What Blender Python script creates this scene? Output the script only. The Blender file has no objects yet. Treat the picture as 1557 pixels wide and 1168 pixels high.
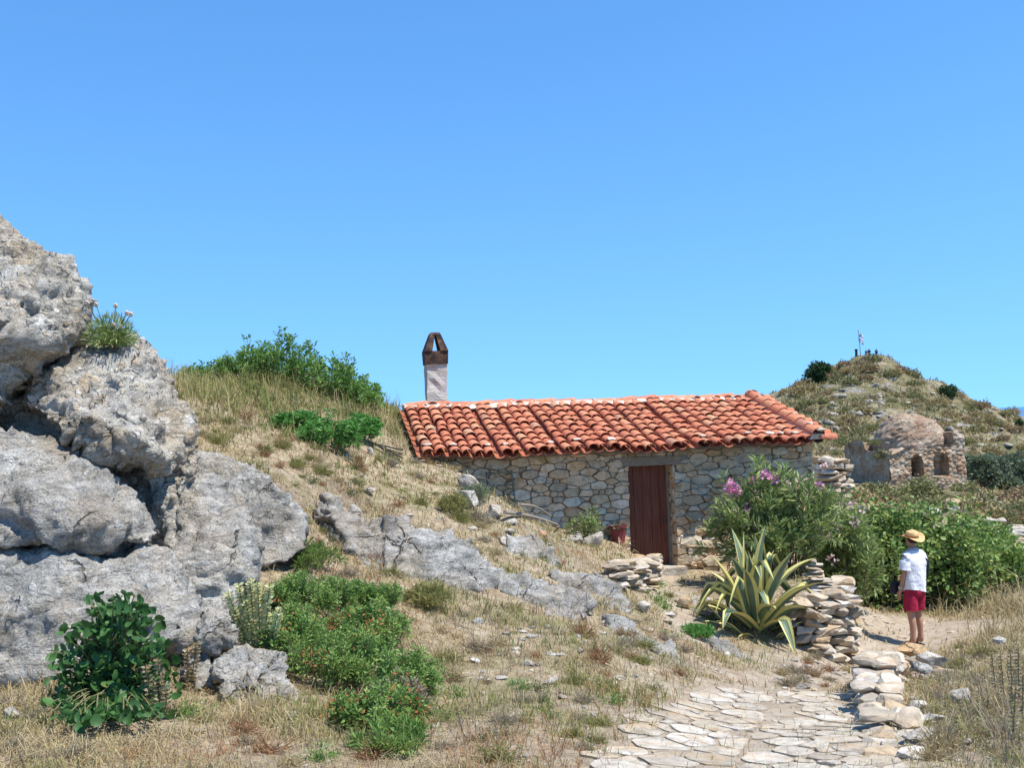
import bpy, bmesh, math, random
import numpy as np
from mathutils import Vector, Matrix

random.seed(7)
rng = np.random.default_rng(11)
SC = bpy.context.scene
COL = SC.collection
R = math.radians
PI = math.pi

# ------------------------------------------------------------------ camera
W, H, F = 1557.0, 1168.0, 1560.0
EYE = 1.65
cam_d = bpy.data.cameras.new('camera')
cam = bpy.data.objects.new('camera', cam_d)
COL.objects.link(cam)
cam_d.sensor_width = 36.0
cam_d.lens = 36.0 * F / W
cam_d.clip_start = 0.05
cam_d.clip_end = 200000
CM = Matrix.Rotation(R(90 + 2.35), 4, 'X') @ Matrix.Rotation(R(-2.2), 4, 'Z')
cam.matrix_world = Matrix.Translation((0, 0, EYE)) @ CM
SC.camera = cam
CM3 = np.array(CM.to_3x3())
CAMP = np.array([0, 0, EYE])


def ray(px, py):
    return CM3 @ np.array([(px - W / 2) / F, -(py - H / 2) / F, -1.0])


def kpx(p):
    return float(-((np.asarray(p, float) - CAMP) @ CM3)[2]) / F


def at(px, py, Y):
    d = ray(px, py)
    return CAMP + d * (Y / d[1])


def proj(P):
    q = (np.asarray(P) - CAMP) @ CM3
    return np.stack([W / 2 + F * q[..., 0] / -q[..., 2], H / 2 - F * q[..., 1] / -q[..., 2]], -1)


# ------------------------------------------------------------------ numpy noise
def _hash(i, j, k, s):
    h = (i.astype(np.int64) * 374761393 + j.astype(np.int64) * 668265263 + k.astype(np.int64) * 2147483647 + s * 1274126177) & 0xFFFFFFFF
    h = ((h ^ (h >> 13)) * 1274126177) & 0xFFFFFFFF
    h = ((h ^ (h >> 16)) * 2246822519) & 0xFFFFFFFF
    h = h ^ (h >> 15)
    return (h & 0xFFFFFF) / float(0xFFFFFF)


def vnoise(P, s=0):
    P = np.asarray(P, float)
    i = np.floor(P).astype(np.int64)
    f = P - i
    f = f * f * f * (f * (f * 6 - 15) + 10)
    out = 0
    for dx in (0, 1):
        wx = f[..., 0] if dx else 1 - f[..., 0]
        for dy in (0, 1):
            wy = f[..., 1] if dy else 1 - f[..., 1]
            for dz in (0, 1):
                wz = f[..., 2] if dz else 1 - f[..., 2]
                out = out + wx * wy * wz * _hash(i[..., 0] + dx, i[..., 1] + dy, i[..., 2] + dz, s)
    return out * 2 - 1


def fbm(P, oct=4, s=0, gain=0.5):
    P = np.asarray(P, float)
    a, o = 1.0, 0
    for k in range(oct):
        o = o + a * vnoise(P * (2.03 ** k) + k * 17.3, s + k)
        a *= gain
    return o


def worley(P, s=0):
    P = np.asarray(P, float)
    i = np.floor(P).astype(np.int64)
    best = np.full(P.shape[0], 9.0)
    sec = np.full(P.shape[0], 9.0)
    for dx in (-1, 0, 1):
        for dy in (-1, 0, 1):
            for dz in (-1, 0, 1):
                c = i + np.array([dx, dy, dz])
                q = np.stack([c[:, a] + _hash(c[:, 0], c[:, 1], c[:, 2], s + 5 + a) for a in range(3)], -1)
                d = np.linalg.norm(P - q, axis=1)
                sec = np.where(d < best, best, np.minimum(sec, d))
                best = np.minimum(best, d)
    return best, sec


def worley_cell(P, s=0):
    """nearest and second distance, a number of the nearest cell, and a tilt plane through that cell"""
    P = np.asarray(P, float)
    i = np.floor(P).astype(np.int64)
    best = np.full(P.shape[0], 9.0)
    sec = np.full(P.shape[0], 9.0)
    hs = np.zeros(P.shape[0])
    tl = np.zeros(P.shape[0])
    for dx in (-1, 0, 1):
        for dy in (-1, 0, 1):
            for dz in (-1, 0, 1):
                c = i + np.array([dx, dy, dz])
                q = np.stack([c[:, a] + _hash(c[:, 0], c[:, 1], c[:, 2], s + 5 + a) for a in range(3)], -1)
                r = P - q
                d = np.sqrt((r * r).sum(1))
                near = d < best
                sec = np.where(near, best, np.minimum(sec, d))
                best = np.where(near, d, best)
                hs = np.where(near, _hash(c[:, 0], c[:, 1], c[:, 2], s + 50), hs)
                g = np.stack([_hash(c[:, 0], c[:, 1], c[:, 2], s + 60 + a) for a in range(3)], -1) * 2 - 1
                tl = np.where(near, (r * g).sum(1), tl)
    return best, sec, hs, tl


# ------------------------------------------------------------------ object helpers
def base_loc(o):
    v = np.zeros(3)
    while o is not None:
        v = v + np.array(o.location)
        o = o.parent
    return v


def tag(o, label=None, cat=None, group=None, kind=None):
    if label:
        o['label'] = label
    if cat:
        o['category'] = cat
    if group:
        o['group'] = group
    if kind:
        o['kind'] = kind
    return o


def thing(name, label, cat, loc=(0, 0, 0), rotz=0, group=None):
    o = bpy.data.objects.new(name, None)
    o.empty_display_size = 0.2
    COL.objects.link(o)
    o.location = [float(v) for v in loc]
    o.rotation_euler = (0, 0, rotz)
    return tag(o, label, cat, group)


def obj(name, V, Fc, mats, parent=None, world=True, smooth=False, midx=None, attr=None):
    """one mesh object; a parented one given in world space is moved to its parent's frame"""
    V = np.asarray(V, float)
    loc = None
    if parent is not None:
        if world:
            V = V - base_loc(parent)
    elif world:
        loc = np.array([V[:, 0].mean(), V[:, 1].mean(), V[:, 2].min()])
        V = V - loc
    me = bpy.data.meshes.new(name)
    me.from_pydata(V if len(V) > 2000 else V.tolist(), [], Fc if not isinstance(Fc, np.ndarray) or len(Fc) > 2000 else Fc.tolist())
    if not isinstance(mats, (list, tuple)):
        mats = [mats]
    for m in mats:
        me.materials.append(m)
    if midx is not None:
        me.polygons.foreach_set('material_index', np.asarray(midx, np.int32))
    if smooth:
        me.polygons.foreach_set('use_smooth', np.ones(len(me.polygons), bool))
    if attr:
        for k, v in attr.items():
            a = me.attributes.new(k, 'FLOAT', 'POINT')
            a.data.foreach_set('value', np.asarray(v, np.float32))
    me.update()
    o = bpy.data.objects.new(name, me)
    COL.objects.link(o)
    if parent is not None:
        o.parent = parent
    if loc is not None:
        o.location = loc.tolist()
    return o


def copy_tree(o, parent=None):
    c = o.copy()
    COL.objects.link(c)
    if parent is not None:
        c.parent = parent
    for ch in list(o.children):
        copy_tree(ch, c)
    return c


class MB:
    def __init__(s):
        s.V, s.F, s.n, s.mi = [], [], 0, []

    def add(s, V, Fc, mi=0):
        s.V.append(np.asarray(V, float).reshape(-1, 3))
        for f in Fc:
            s.F.append([int(a) + s.n for a in f])
            s.mi.append(mi)
        s.n += len(s.V[-1])

    def box(s, c, size, rot=None, mi=0):
        a = np.array([[x, y, z] for x in (-.5, .5) for y in (-.5, .5) for z in (-.5, .5)]) * np.array(size)
        if rot is not None:
            a = a @ np.array(rot).T
        s.add(a + np.array(c), [(0, 1, 3, 2), (4, 6, 7, 5), (0, 4, 5, 1), (2, 3, 7, 6), (0, 2, 6, 4), (1, 5, 7, 3)], mi)

    def tube(s, pts, rad, n=8, cap=True, mi=0):
        pts = np.asarray(pts, float)
        rad = np.broadcast_to(np.asarray(rad, float), (len(pts),))
        T = np.gradient(pts, axis=0)
        V = []
        ref = np.array([0.31, 0.17, 0.93])
        for p, t, r in zip(pts, T, rad):
            t = t / (np.linalg.norm(t) + 1e-9)
            rr = ref if abs(t @ ref) < .95 else np.array([1., 0, 0])
            a = np.cross(t, rr)
            a /= np.linalg.norm(a)
            b = np.cross(t, a)
            for k in range(n):
                w = 2 * PI * k / n
                V.append(p + r * (a * math.cos(w) + b * math.sin(w)))
        Fc = []
        m = len(pts)
        for i in range(m - 1):
            for k in range(n):
                Fc.append((i * n + k, i * n + (k + 1) % n, (i + 1) * n + (k + 1) % n, (i + 1) * n + k))
        if cap:
            Fc.append(tuple(range(n))[::-1])
            Fc.append(tuple((m - 1) * n + k for k in range(n)))
        s.add(V, Fc, mi)

    def loft(s, rings, cap=(True, True), mi=0):
        n = len(rings[0])
        V = np.concatenate([np.asarray(r, float) for r in rings])
        Fc = []
        for i in range(len(rings) - 1):
            for k in range(n):
                Fc.append((i * n + k, i * n + (k + 1) % n, (i + 1) * n + (k + 1) % n, (i + 1) * n + k))
        if cap[0]:
            Fc.append(tuple(range(n))[::-1])
        if cap[1]:
            Fc.append(tuple((len(rings) - 1) * n + k for k in range(n)))
        s.add(V, Fc, mi)

    def build(s, name, mats, parent=None, world=True, smooth=False):
        return obj(name, np.concatenate(s.V), s.F, mats, parent, world, smooth, midx=s.mi if isinstance(mats, (list, tuple)) else None)


def ring(cx, cy, z, rx, ry, n=16):
    return [(cx + rx * math.cos(2 * PI * k / n), cy + ry * math.sin(2 * PI * k / n), z) for k in range(n)]


# ------------------------------------------------------------------ materials
def new_mat(name):
    m = bpy.data.materials.new(name)
    m.use_nodes = True
    nt = m.node_tree
    nt.nodes.clear()
    out = nt.nodes.new('ShaderNodeOutputMaterial')
    b = nt.nodes.new('ShaderNodeBsdfPrincipled')
    nt.links.new(b.outputs[0], out.inputs[0])
    b.inputs['Roughness'].default_value = 0.9
    try:
        b.inputs['Specular IOR Level'].default_value = 0.25
    except KeyError:
        pass
    return m, nt, b, out


def N(nt, kind, **kw):
    n = nt.nodes.new(kind)
    for k, v in kw.items():
        if k in n.inputs.keys():
            n.inputs[k].default_value = v
        else:
            setattr(n, k, v)
    return n


def ramp(nt, fac, stops, interp='LINEAR'):
    r = nt.nodes.new('ShaderNodeValToRGB')
    r.color_ramp.interpolation = interp
    el = r.color_ramp.elements
    while len(el) < len(stops):
        el.new(0.5)
    for e, (p, c) in zip(el, stops):
        e.position = p
        e.color = (*c, 1) if len(c) == 3 else c
    if fac is not None:
        nt.links.new(fac, r.inputs[0])
    return r.outputs[0]


def math_n(nt, op, a, b=None, c=None, clamp=False):
    n = nt.nodes.new('ShaderNodeMath')
    n.operation = op
    n.use_clamp = clamp
    for i, v in enumerate((a, b, c)):
        if v is None:
            continue
        if isinstance(v, (int, float)):
            n.inputs[i].default_value = v
        else:
            nt.links.new(v, n.inputs[i])
    return n.outputs[0]


def mix(nt, fac, a, b, mode='MIX'):
    n = nt.nodes.new('ShaderNodeMix')
    n.data_type = 'RGBA'
    n.blend_type = mode
    n.clamp_factor = True
    for i, v in ((0, fac), (6, a), (7, b)):
        if isinstance(v, (int, float)):
            n.inputs[i].default_value = v
        elif isinstance(v, tuple):
            n.inputs[i].default_value = (*v, 1) if len(v) == 3 else v
        else:
            nt.links.new(v, n.inputs[i])
    return n.outputs[2]


def coords(nt, mode='Object', scale=(1, 1, 1), rot=(0, 0, 0)):
    if mode == 'World':
        o = nt.nodes.new('ShaderNodeNewGeometry').outputs['Position']
    else:
        o = nt.nodes.new('ShaderNodeTexCoord').outputs[mode]
    mp = nt.nodes.new('ShaderNodeMapping')
    mp.inputs['Scale'].default_value = scale
    mp.inputs['Rotation'].default_value = rot
    nt.links.new(o, mp.inputs[0])
    return mp.outputs[0]


def noise_n(nt, co, scale, detail=6, rough=0.55, dist=0):
    n = nt.nodes.new('ShaderNodeTexNoise')
    n.inputs['Scale'].default_value = scale
    n.inputs['Detail'].default_value = detail
    n.inputs['Roughness'].default_value = rough
    n.inputs['Distortion'].default_value = dist
    nt.links.new(co, n.inputs['Vector'])
    return n.outputs[0]


def voro(nt, co, scale, feature='F1', rnd=1.0):
    n = nt.nodes.new('ShaderNodeTexVoronoi')
    n.feature = feature
    n.inputs['Scale'].default_value = scale
    n.inputs['Randomness'].default_value = rnd
    nt.links.new(co, n.inputs['Vector'])
    return n


def bump(nt, b, height, strength, dist=0.02):
    n = nt.nodes.new('ShaderNodeBump')
    n.inputs['Strength'].default_value = strength
    n.inputs['Distance'].default_value = dist
    nt.links.new(height, n.inputs['Height'])
    nt.links.new(n.outputs[0], b.inputs['Normal'])


def mat(name, stops, scale=5, detail=6, rough=0.9, bmp=0.0, bscale=30, bdist=0.01, island=0.0, mode='Object', stretch=(1, 1, 1), metal=0, spec=None):
    m, nt, b, out = new_mat(name)
    co = coords(nt, mode, stretch)
    f = noise_n(nt, co, scale, detail)
    f = math_n(nt, 'MULTIPLY_ADD', f, 2.0, -0.5, clamp=True)
    if island:
        g = nt.nodes.new('ShaderNodeNewGeometry').outputs['Random Per Island']
        f = math_n(nt, 'ADD', math_n(nt, 'MULTIPLY', f, 1 - island), math_n(nt, 'MULTIPLY', g, island))
    nt.links.new(ramp(nt, f, stops), b.inputs['Base Color'])
    b.inputs['Roughness'].default_value = rough
    b.inputs['Metallic'].default_value = metal
    if spec is not None:
        b.inputs['Specular IOR Level'].default_value = spec
    if bmp:
        bump(nt, b, noise_n(nt, co, bscale, 8, 0.6), bmp, bdist)
    return m


def leaf_mat(name, stops, rough=0.5, trans=0.3, scale=3.0, island=0.75, spec=0.3):
    m, nt, b, out = new_mat(name)
    g = nt.nodes.new('ShaderNodeNewGeometry').outputs['Random Per Island']
    f = noise_n(nt, coords(nt, 'Object'), scale, 3)
    f = math_n(nt, 'MULTIPLY_ADD', f, 2.0, -0.5, clamp=True)
    f = math_n(nt, 'ADD', math_n(nt, 'MULTIPLY', f, 1 - island), math_n(nt, 'MULTIPLY', g, island))
    c = ramp(nt, f, stops)
    nt.links.new(c, b.inputs['Base Color'])
    b.inputs['Roughness'].default_value = rough
    b.inputs['Specular IOR Level'].default_value = spec
    t = nt.nodes.new('ShaderNodeBsdfTranslucent')
    nt.links.new(c, t.inputs[0])
    ms = nt.nodes.new('ShaderNodeMixShader')
    ms.inputs[0].default_value = trans
    nt.links.new(b.outputs[0], ms.inputs[1])
    nt.links.new(t.outputs[0], ms.inputs[2])
    nt.links.new(ms.outputs[0], out.inputs[0])
    return m


def rock_mat(name, lo, mid, hi, warm, pebble=0.0, pscale=9.0, warm_amt=0.5, bstr=0.8, dark=0.35):
    """weathered limestone / conglomerate: grey patches, warm stains, set pebbles, pits and a few long fractures"""
    m, nt, b, out = new_mat(name)
    co = coords(nt, 'World')
    wob = N(nt, 'ShaderNodeTexNoise', Scale=5.0, Detail=4.0)
    nt.links.new(co, wob.inputs['Vector'])
    va = nt.nodes.new('ShaderNodeVectorMath')
    va.operation = 'MULTIPLY_ADD'
    va.inputs[1].default_value = (.22, .22, .22)
    nt.links.new(wob.outputs[1], va.inputs[0])
    nt.links.new(co, va.inputs[2])
    cw = va.outputs[0]
    n1 = noise_n(nt, co, 2.0, 10, 0.68, .4)
    c = ramp(nt, n1, [(0.36, lo), (0.48, mid), (0.62, hi)])
    n2 = noise_n(nt, co, 1.3, 8, 0.68)
    c = mix(nt, math_n(nt, 'MULTIPLY', ramp(nt, n2, [(0.46, (0, 0, 0)), (0.60, (1, 1, 1))]), warm_amt), c, warm)
    st = noise_n(nt, coords(nt, 'World', (1.6, 1.6, 7.0), (.5, .25, 0)), 2.4, 10, .72, .8)
    c = mix(nt, 1.0, c, ramp(nt, st, [(.34, (.46, .45, .43)), (.47, (.93, .93, .92)), (.66, (1.18, 1.18, 1.17))]), 'MULTIPLY')
    h = math_n(nt, 'ADD', math_n(nt, 'MULTIPLY', noise_n(nt, cw, 12, 12, 0.72), 1.0), math_n(nt, 'MULTIPLY', st, .5))
    if pebble:
        big = voro(nt, cw, pscale * .55)
        sm = voro(nt, cw, pscale * 1.5)
        for v, amt in ((sm, .9), (big, .8)):
            sep = nt.nodes.new('ShaderNodeSeparateColor')
            nt.links.new(v.outputs['Color'], sep.inputs[0])
            isp = math_n(nt, 'GREATER_THAN', sep.outputs[0], .45)
            ed = ramp(nt, v.outputs['Distance'], [(.30, (1, 1, 1)), (.46, (0, 0, 0))])
            mk = math_n(nt, 'MULTIPLY', math_n(nt, 'MULTIPLY', isp, ed), amt * pebble)
            pc = ramp(nt, sep.outputs[1], [(0, lo), (.3, mid), (.5, warm), (.75, hi), (1, tuple(min(.85, x * 1.3) for x in hi))])
            c = mix(nt, mk, c, pc)
            h = math_n(nt, 'ADD', h, math_n(nt, 'MULTIPLY', mk, .5))
    cr = voro(nt, cw, 1.15, 'DISTANCE_TO_EDGE').outputs['Distance']
    crk = ramp(nt, cr, [(0.0, (1, 1, 1)), (.016, (0, 0, 0))])
    crm = math_n(nt, 'MULTIPLY', crk, ramp(nt, noise_n(nt, co, 1.7, 3), [(.5, (0, 0, 0)), (.6, (1, 1, 1))]))
    c = mix(nt, math_n(nt, 'MULTIPLY', crm, .8), c, tuple(x * .3 for x in warm))
    h = math_n(nt, 'SUBTRACT', h, crm)
    sp = noise_n(nt, co, 60, 5, 0.75)
    c = mix(nt, 1.0, c, ramp(nt, sp, [(.36, (.50, .49, .47)), (.5, (1, 1, 1)), (.66, (1.2, 1.2, 1.19))]), 'MULTIPLY')
    li = noise_n(nt, cw, 4.0, 10, 0.74)
    c = mix(nt, math_n(nt, 'MULTIPLY', ramp(nt, li, [(0.52, (0, 0, 0)), (0.62, (1, 1, 1))]), dark), c, tuple(x * .42 for x in mid))
    nt.links.new(c, b.inputs['Base Color'])
    b.inputs['Roughness'].default_value = 0.95
    b.inputs['Specular IOR Level'].default_value = 0.15
    bump(nt, b, h, bstr, 0.06)
    return m


M = {}
M['conglo'] = rock_mat('conglomerate_rock', (.31, .275, .225), (.48, .445, .38), (.61, .58, .515), (.54, .42, .28), 1.0, 9, 0.5, 1.0, .4)
M['grey_rock'] = rock_mat('grey_limestone', (.28, .265, .24), (.44, .42, .38), (.58, .56, .51), (.48, .385, .27), 0.5, 10, 0.5, 1.0, .45)
M['slab'] = rock_mat('blue_grey_bedrock', (.24, .23, .215), (.39, .375, .345), (.54, .52, .48), (.42, .34, .24), 0.0, 16, 0.5, 1.0, .45)
M['pale_rock'] = rock_mat('pale_limestone', (.36, .32, .265), (.52, .475, .405), (.64, .60, .535), (.52, .40, .26), 0.0, 12, 0.5, 0.8, dark=.2)
M['orange_rock'] = rock_mat('orange_limestone', (.42, .29, .16), (.55, .39, .22), (.60, .48, .34), (.54, .33, .15), 0.0, 12, 0.5, 0.7, dark=.15)
M['far_rock'] = rock_mat('distant_rock', (.26, .23, .19), (.40, .36, .31), (.54, .51, .46), (.40, .31, .20), 0.0, 2, 0.4, 1.0, .4)


def stone_isl(name, stops, bscale=18, bmp=.5):
    m, nt, b, out = new_mat(name)
    g = nt.nodes.new('ShaderNodeNewGeometry').outputs['Random Per Island']
    co = coords(nt, 'World')
    c = ramp(nt, g, stops)
    n = noise_n(nt, co, 9, 8, .65)
    c = mix(nt, ramp(nt, n, [(.35, (.55, .55, .55)), (.7, (1.2, 1.2, 1.2))]), (0, 0, 0), c)
    c2 = mix(nt, 1.0, ramp(nt, g, stops), ramp(nt, n, [(.3, (.55, .52, .48)), (.5, (.95, .94, .92)), (.72, (1.2, 1.2, 1.2))]), 'MULTIPLY')
    n3 = noise_n(nt, co, 3.5, 5, .6)
    c2 = mix(nt, math_n(nt, 'MULTIPLY', ramp(nt, n3, [(.50, (0, 0, 0)), (.66, (1, 1, 1))]), .5), c2, (.46, .30, .14))
    nt.links.new(c2, b.inputs['Base Color'])
    b.inputs['Specular IOR Level'].default_value = .15
    bump(nt, b, noise_n(nt, co, bscale, 9, .65), bmp, .03)
    return m


M['wall_stone'] = stone_isl('rubble_wall_stone', [(0, (0.445, 0.357, 0.247)), (.2, (0.615, 0.520, 0.380)), (.36, (0.636, 0.449, 0.266)), (.5, (0.551, 0.490, 0.389)), (.64, (0.721, 0.622, 0.465)), (.78, (0.509, 0.357, 0.209)), (.88, (0.657, 0.520, 0.342)), (1, (0.657, 0.586, 0.465))])
M['dry_stone'] = stone_isl('dry_wall_stone', [(0, (.30, .25, .19)), (.25, (.44, .39, .31)), (.45, (.54, .49, .41)), (.62, (.46, .34, .21)), (.8, (.60, .56, .49)), (.9, (.36, .29, .21)), (1, (.42, .39, .35))])
M['cobble'] = stone_isl('path_cobble', [(0, (.34, .295, .23)), (.25, (.43, .38, .31)), (.55, (.49, .445, .37)), (.75, (.42, .36, .275)), (1, (.53, .49, .425))], 14, .7)
M['mortar'] = mat('earth_mortar', [(0, (.10, .08, .055)), (.5, (.18, .14, .10)), (1, (.30, .24, .17))], 12, bmp=.6, bscale=40, mode='World')
M['lime'] = mat('lime_mortar', [(0, (.36, .29, .22)), (.5, (.53, .46, .38)), (1, (.66, .61, .54))], 6, bmp=.6, bscale=25, mode='World')
M['lime_old'] = mat('weathered_lime', [(0, (.40, .30, .22)), (.5, (.52, .43, .34)), (1, (.62, .56, .48))], 14, bmp=.6, bscale=40, mode='World')
M['plaster'] = mat('chimney_plaster', [(0, (.34, .30, .24)), (.45, (.50, .465, .40)), (1, (.60, .57, .51))], 7, bmp=.9, bscale=14, bdist=.03, mode='World', stretch=(1, 1, 3.5))
M['door'] = mat('red_brown_door', [(0, (.13, .040, .022)), (.5, (.19, .062, .034)), (1, (.24, .092, .056))], 4, rough=.6, bmp=.3, bscale=20, stretch=(8, 8, .6))
M['wood_grey'] = mat('weathered_timber', [(0, (.16, .13, .10)), (.5, (.27, .23, .18)), (1, (.37, .32, .26))], 10, bmp=.6, bscale=25, stretch=(1, 6, 8))
M['bark'] = mat('bark', [(0, (.10, .075, .05)), (1, (.22, .17, .12))], 14, bmp=.6)
M['soot'] = mat('sooty_clay', [(0, (.02, .016, .014)), (.45, (.055, .036, .028)), (.75, (.13, .07, .045)), (1, (.20, .14, .10))], 7, bmp=.5, bscale=16, mode='World')


def tile_mat(name, stops, stain=.55):
    m, nt, b, out = new_mat(name)
    g = nt.nodes.new('ShaderNodeNewGeometry').outputs['Random Per Island']
    co = coords(nt, 'World')
    c = ramp(nt, g, stops)
    n = noise_n(nt, co, 11, 7, .65)
    c = mix(nt, 1.0, c, ramp(nt, n, [(.28, (.62, .58, .55)), (.5, (1, 1, 1)), (.75, (1.15, 1.15, 1.12))]), 'MULTIPLY')
    n2 = noise_n(nt, co, 4.2, 7, .7)
    c = mix(nt, math_n(nt, 'MULTIPLY', ramp(nt, n2, [(.52, (0, 0, 0)), (.68, (1, 1, 1))]), stain), c, (.30, .18, .11))
    n3 = noise_n(nt, co, 26, 6, .7)
    c = mix(nt, math_n(nt, 'MULTIPLY', ramp(nt, n3, [(.60, (0, 0, 0)), (.68, (1, 1, 1))]), .5), c, (.46, .40, .31))
    nt.links.new(c, b.inputs['Base Color'])
    b.inputs['Roughness'].default_value = .85
    bump(nt, b, noise_n(nt, co, 45, 6, .6), .3, .008)
    return m


TS = [(0, (.55, .19, .095)), (.2, (.62, .245, .13)), (.4, (.51, .165, .085)), (.56, (.63, .26, .14)), (.7, (.48, .165, .09)), (.84, (.60, .215, .11)), (.92, (.60, .34, .19)), (.96, (.42, .20, .13)), (1, (.56, .22, .12))]
M['tile'] = tile_mat('terracotta_tile', TS)
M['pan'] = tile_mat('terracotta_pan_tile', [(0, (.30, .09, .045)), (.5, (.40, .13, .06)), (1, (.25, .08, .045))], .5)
M['pot'] = mat('red_plastic_pot', [(0, (.16, .030, .036)), (1, (.23, .05, .055))], 5, rough=.55)
M['rust'] = mat('green_painted_metal', [(0, (.07, .08, .07)), (.6, (.13, .17, .14)), (1, (.24, .26, .22))], 12, rough=.7)
M['cloth_white'] = mat('white_cotton', [(0, (.72, .72, .74)), (1, (.82, .82, .83))], 8, bmp=.7, bscale=9, bdist=.05)
M['cloth_grey'] = mat('grey_cotton', [(0, (.32, .35, .40)), (1, (.42, .45, .50))], 8)
M['cloth_red'] = mat('crimson_cotton', [(0, (.30, .012, .035)), (1, (.40, .022, .055))], 8, bmp=.7, bscale=8, bdist=.05)
M['cloth_dark'] = mat('dark_fabric', [(0, (.018, .018, .024)), (1, (.035, .034, .045))], 8)
M['cloth_navy'] = mat('navy_fabric', [(0, (.02, .03, .10)), (1, (.04, .05, .15))], 8)
M['cloth_blue'] = mat('pale_blue_fabric', [(0, (.22, .42, .50)), (1, (.30, .50, .58))], 8)
M['cloth_beige'] = mat('beige_fabric', [(0, (.40, .34, .28)), (1, (.5, .44, .36))], 8)
M['skin'] = mat('tanned_skin', [(0, (.36, .19, .12)), (1, (.45, .25, .165))], 6, rough=.6)
M['hair'] = mat('dark_hair', [(0, (.03, .02, .014)), (1, (.06, .04, .03))], 20)
M['straw'] = mat('straw_weave', [(0, (.50, .30, .12)), (.5, (.62, .40, .18)), (1, (.70, .49, .25))], 30, bmp=.4, bscale=80)
M['straw_band'] = mat('hat_band', [(0, (.28, .13, .06)), (1, (.35, .18, .08))], 10)
M['metal'] = mat('grey_metal', [(0, (.35, .36, .37)), (1, (.5, .5, .5))], 10, rough=.4, metal=.8)
M['flag_white'] = mat('white_flag_cloth', [(0, (.75, .77, .8)), (1, (.82, .83, .85))], 5)
M['flag_blue'] = mat('blue_flag_cloth', [(0, (.05, .14, .42)), (1, (.07, .18, .5))], 5)
M['debris'] = mat('black_tarred_board', [(0, (.02, .02, .02)), (1, (.06, .055, .05))], 8)

# leaves
M['dry'] = leaf_mat('dry_straw_blades', [(0, (.29, .21, .105)), (.3, (.40, .31, .16)), (.6, (.48, .39, .21)), (.85, (.55, .47, .28)), (1, (.37, .23, .12))], .8, .25, 1.2, .7, .1)
M['dry_green'] = leaf_mat('yellow_green_blades', [(0, (0.167, 0.187, 0.055)), (.4, (0.261, 0.264, 0.088)), (.75, (0.376, 0.330, 0.132)), (1, (0.209, 0.242, 0.066))], .75, .3, 1.0, .6, .1)
M['green_blade'] = leaf_mat('green_blades', [(0, (0.079, 0.150, 0.031)), (.5, (0.144, 0.225, 0.050)), (1, (0.249, 0.300, 0.088))], .7, .3, 1.0, .6, .15)
M['weed_tan'] = leaf_mat('pale_grey_weeds', [(0, (.25, .20, .13)), (.5, (.37, .31, .21)), (1, (.47, .42, .30))], .85, .3, 2, .7, .1)
M['weed_green'] = leaf_mat('grey_green_weeds', [(0, (.10, .12, .05)), (.5, (.17, .18, .08)), (1, (.27, .26, .13))], .7, .3, 2, .7, .1)
M['russet'] = leaf_mat('russet_dry_stems', [(0, (.26, .12, .06)), (.5, (.36, .20, .10)), (1, (.44, .28, .15))], .8, .2, 2, .7, .1)
M['weed_grey'] = leaf_mat('grey_brown_weeds', [(0, (.17, .13, .09)), (.5, (.27, .22, .15)), (.85, (.36, .31, .21)), (1, (.24, .25, .11))], .85, .2, 2, .7, .1)
M['shrub'] = leaf_mat('shrub_leaf', [(0, (0.073, 0.171, 0.033)), (.5, (0.144, 0.285, 0.058)), (.95, (0.262, 0.409, 0.103)), (.985, (0.277, 0.187, 0.077)), (1, (0.347, 0.209, 0.099))], .5, .3)
M['lentisk'] = leaf_mat('small_green_leaf', [(0, (0.081, 0.169, 0.038)), (.35, (0.142, 0.257, 0.057)), (.6, (0.209, 0.324, 0.078)), (.82, (0.297, 0.378, 0.101)), (.95, (0.405, 0.405, 0.149)), (.985, (0.405, 0.230, 0.095)), (1, (0.513, 0.230, 0.095))], .5, .3, 2.2, .6)
M['ivy'] = leaf_mat('bright_green_leaf', [(0, (0.056, 0.172, 0.034)), (.5, (0.104, 0.275, 0.051)), (1, (0.189, 0.378, 0.095))], .45, .3)
M['oleander'] = leaf_mat('oleander_leaf', [(0, (0.112, 0.179, 0.053)), (.5, (0.217, 0.299, 0.091)), (.85, (0.383, 0.431, 0.155)), (.95, (0.605, 0.455, 0.204)), (.985, (0.384, 0.225, 0.093)), (1, (0.479, 0.251, 0.118))], .45, .25)
M['fig'] = leaf_mat('broad_leaf', [(0, (0.088, 0.168, 0.040)), (.5, (0.178, 0.278, 0.066)), (.85, (0.339, 0.407, 0.116)), (.95, (0.596, 0.512, 0.181)), (.985, (0.415, 0.197, 0.090)), (1, (0.518, 0.221, 0.116))], .5, .3)
M['mallow'] = leaf_mat('round_leaf', [(0, (0.029, 0.085, 0.023)), (.6, (0.052, 0.137, 0.034)), (.9, (0.085, 0.182, 0.046)), (1, (0.221, 0.260, 0.065))], .5, .25, .8)
M['dead_leaf'] = leaf_mat('rust_red_leaf', [(0, (.30, .085, .03)), (.5, (.42, .14, .05)), (1, (.50, .23, .10))], .7, .25)
M['pale_leaf'] = leaf_mat('pale_bract', [(0, (0.525, 0.550, 0.250)), (.5, (0.722, 0.700, 0.375)), (1, (0.800, 0.800, 0.550))], .7, .45)
M['tan_leaf'] = leaf_mat('tan_bract', [(0, (.40, .30, .17)), (.5, (.54, .43, .26)), (1, (.64, .56, .38))], .7, .45)
M['pink'] = leaf_mat('pink_petal', [(0, (.62, .18, .38)), (.5, (.74, .32, .51)), (1, (.80, .52, .64))], .6, .3)
M['pale_pink'] = leaf_mat('faded_petal', [(0, (.55, .34, .34)), (1, (.68, .52, .48))], .6, .3)
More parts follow.
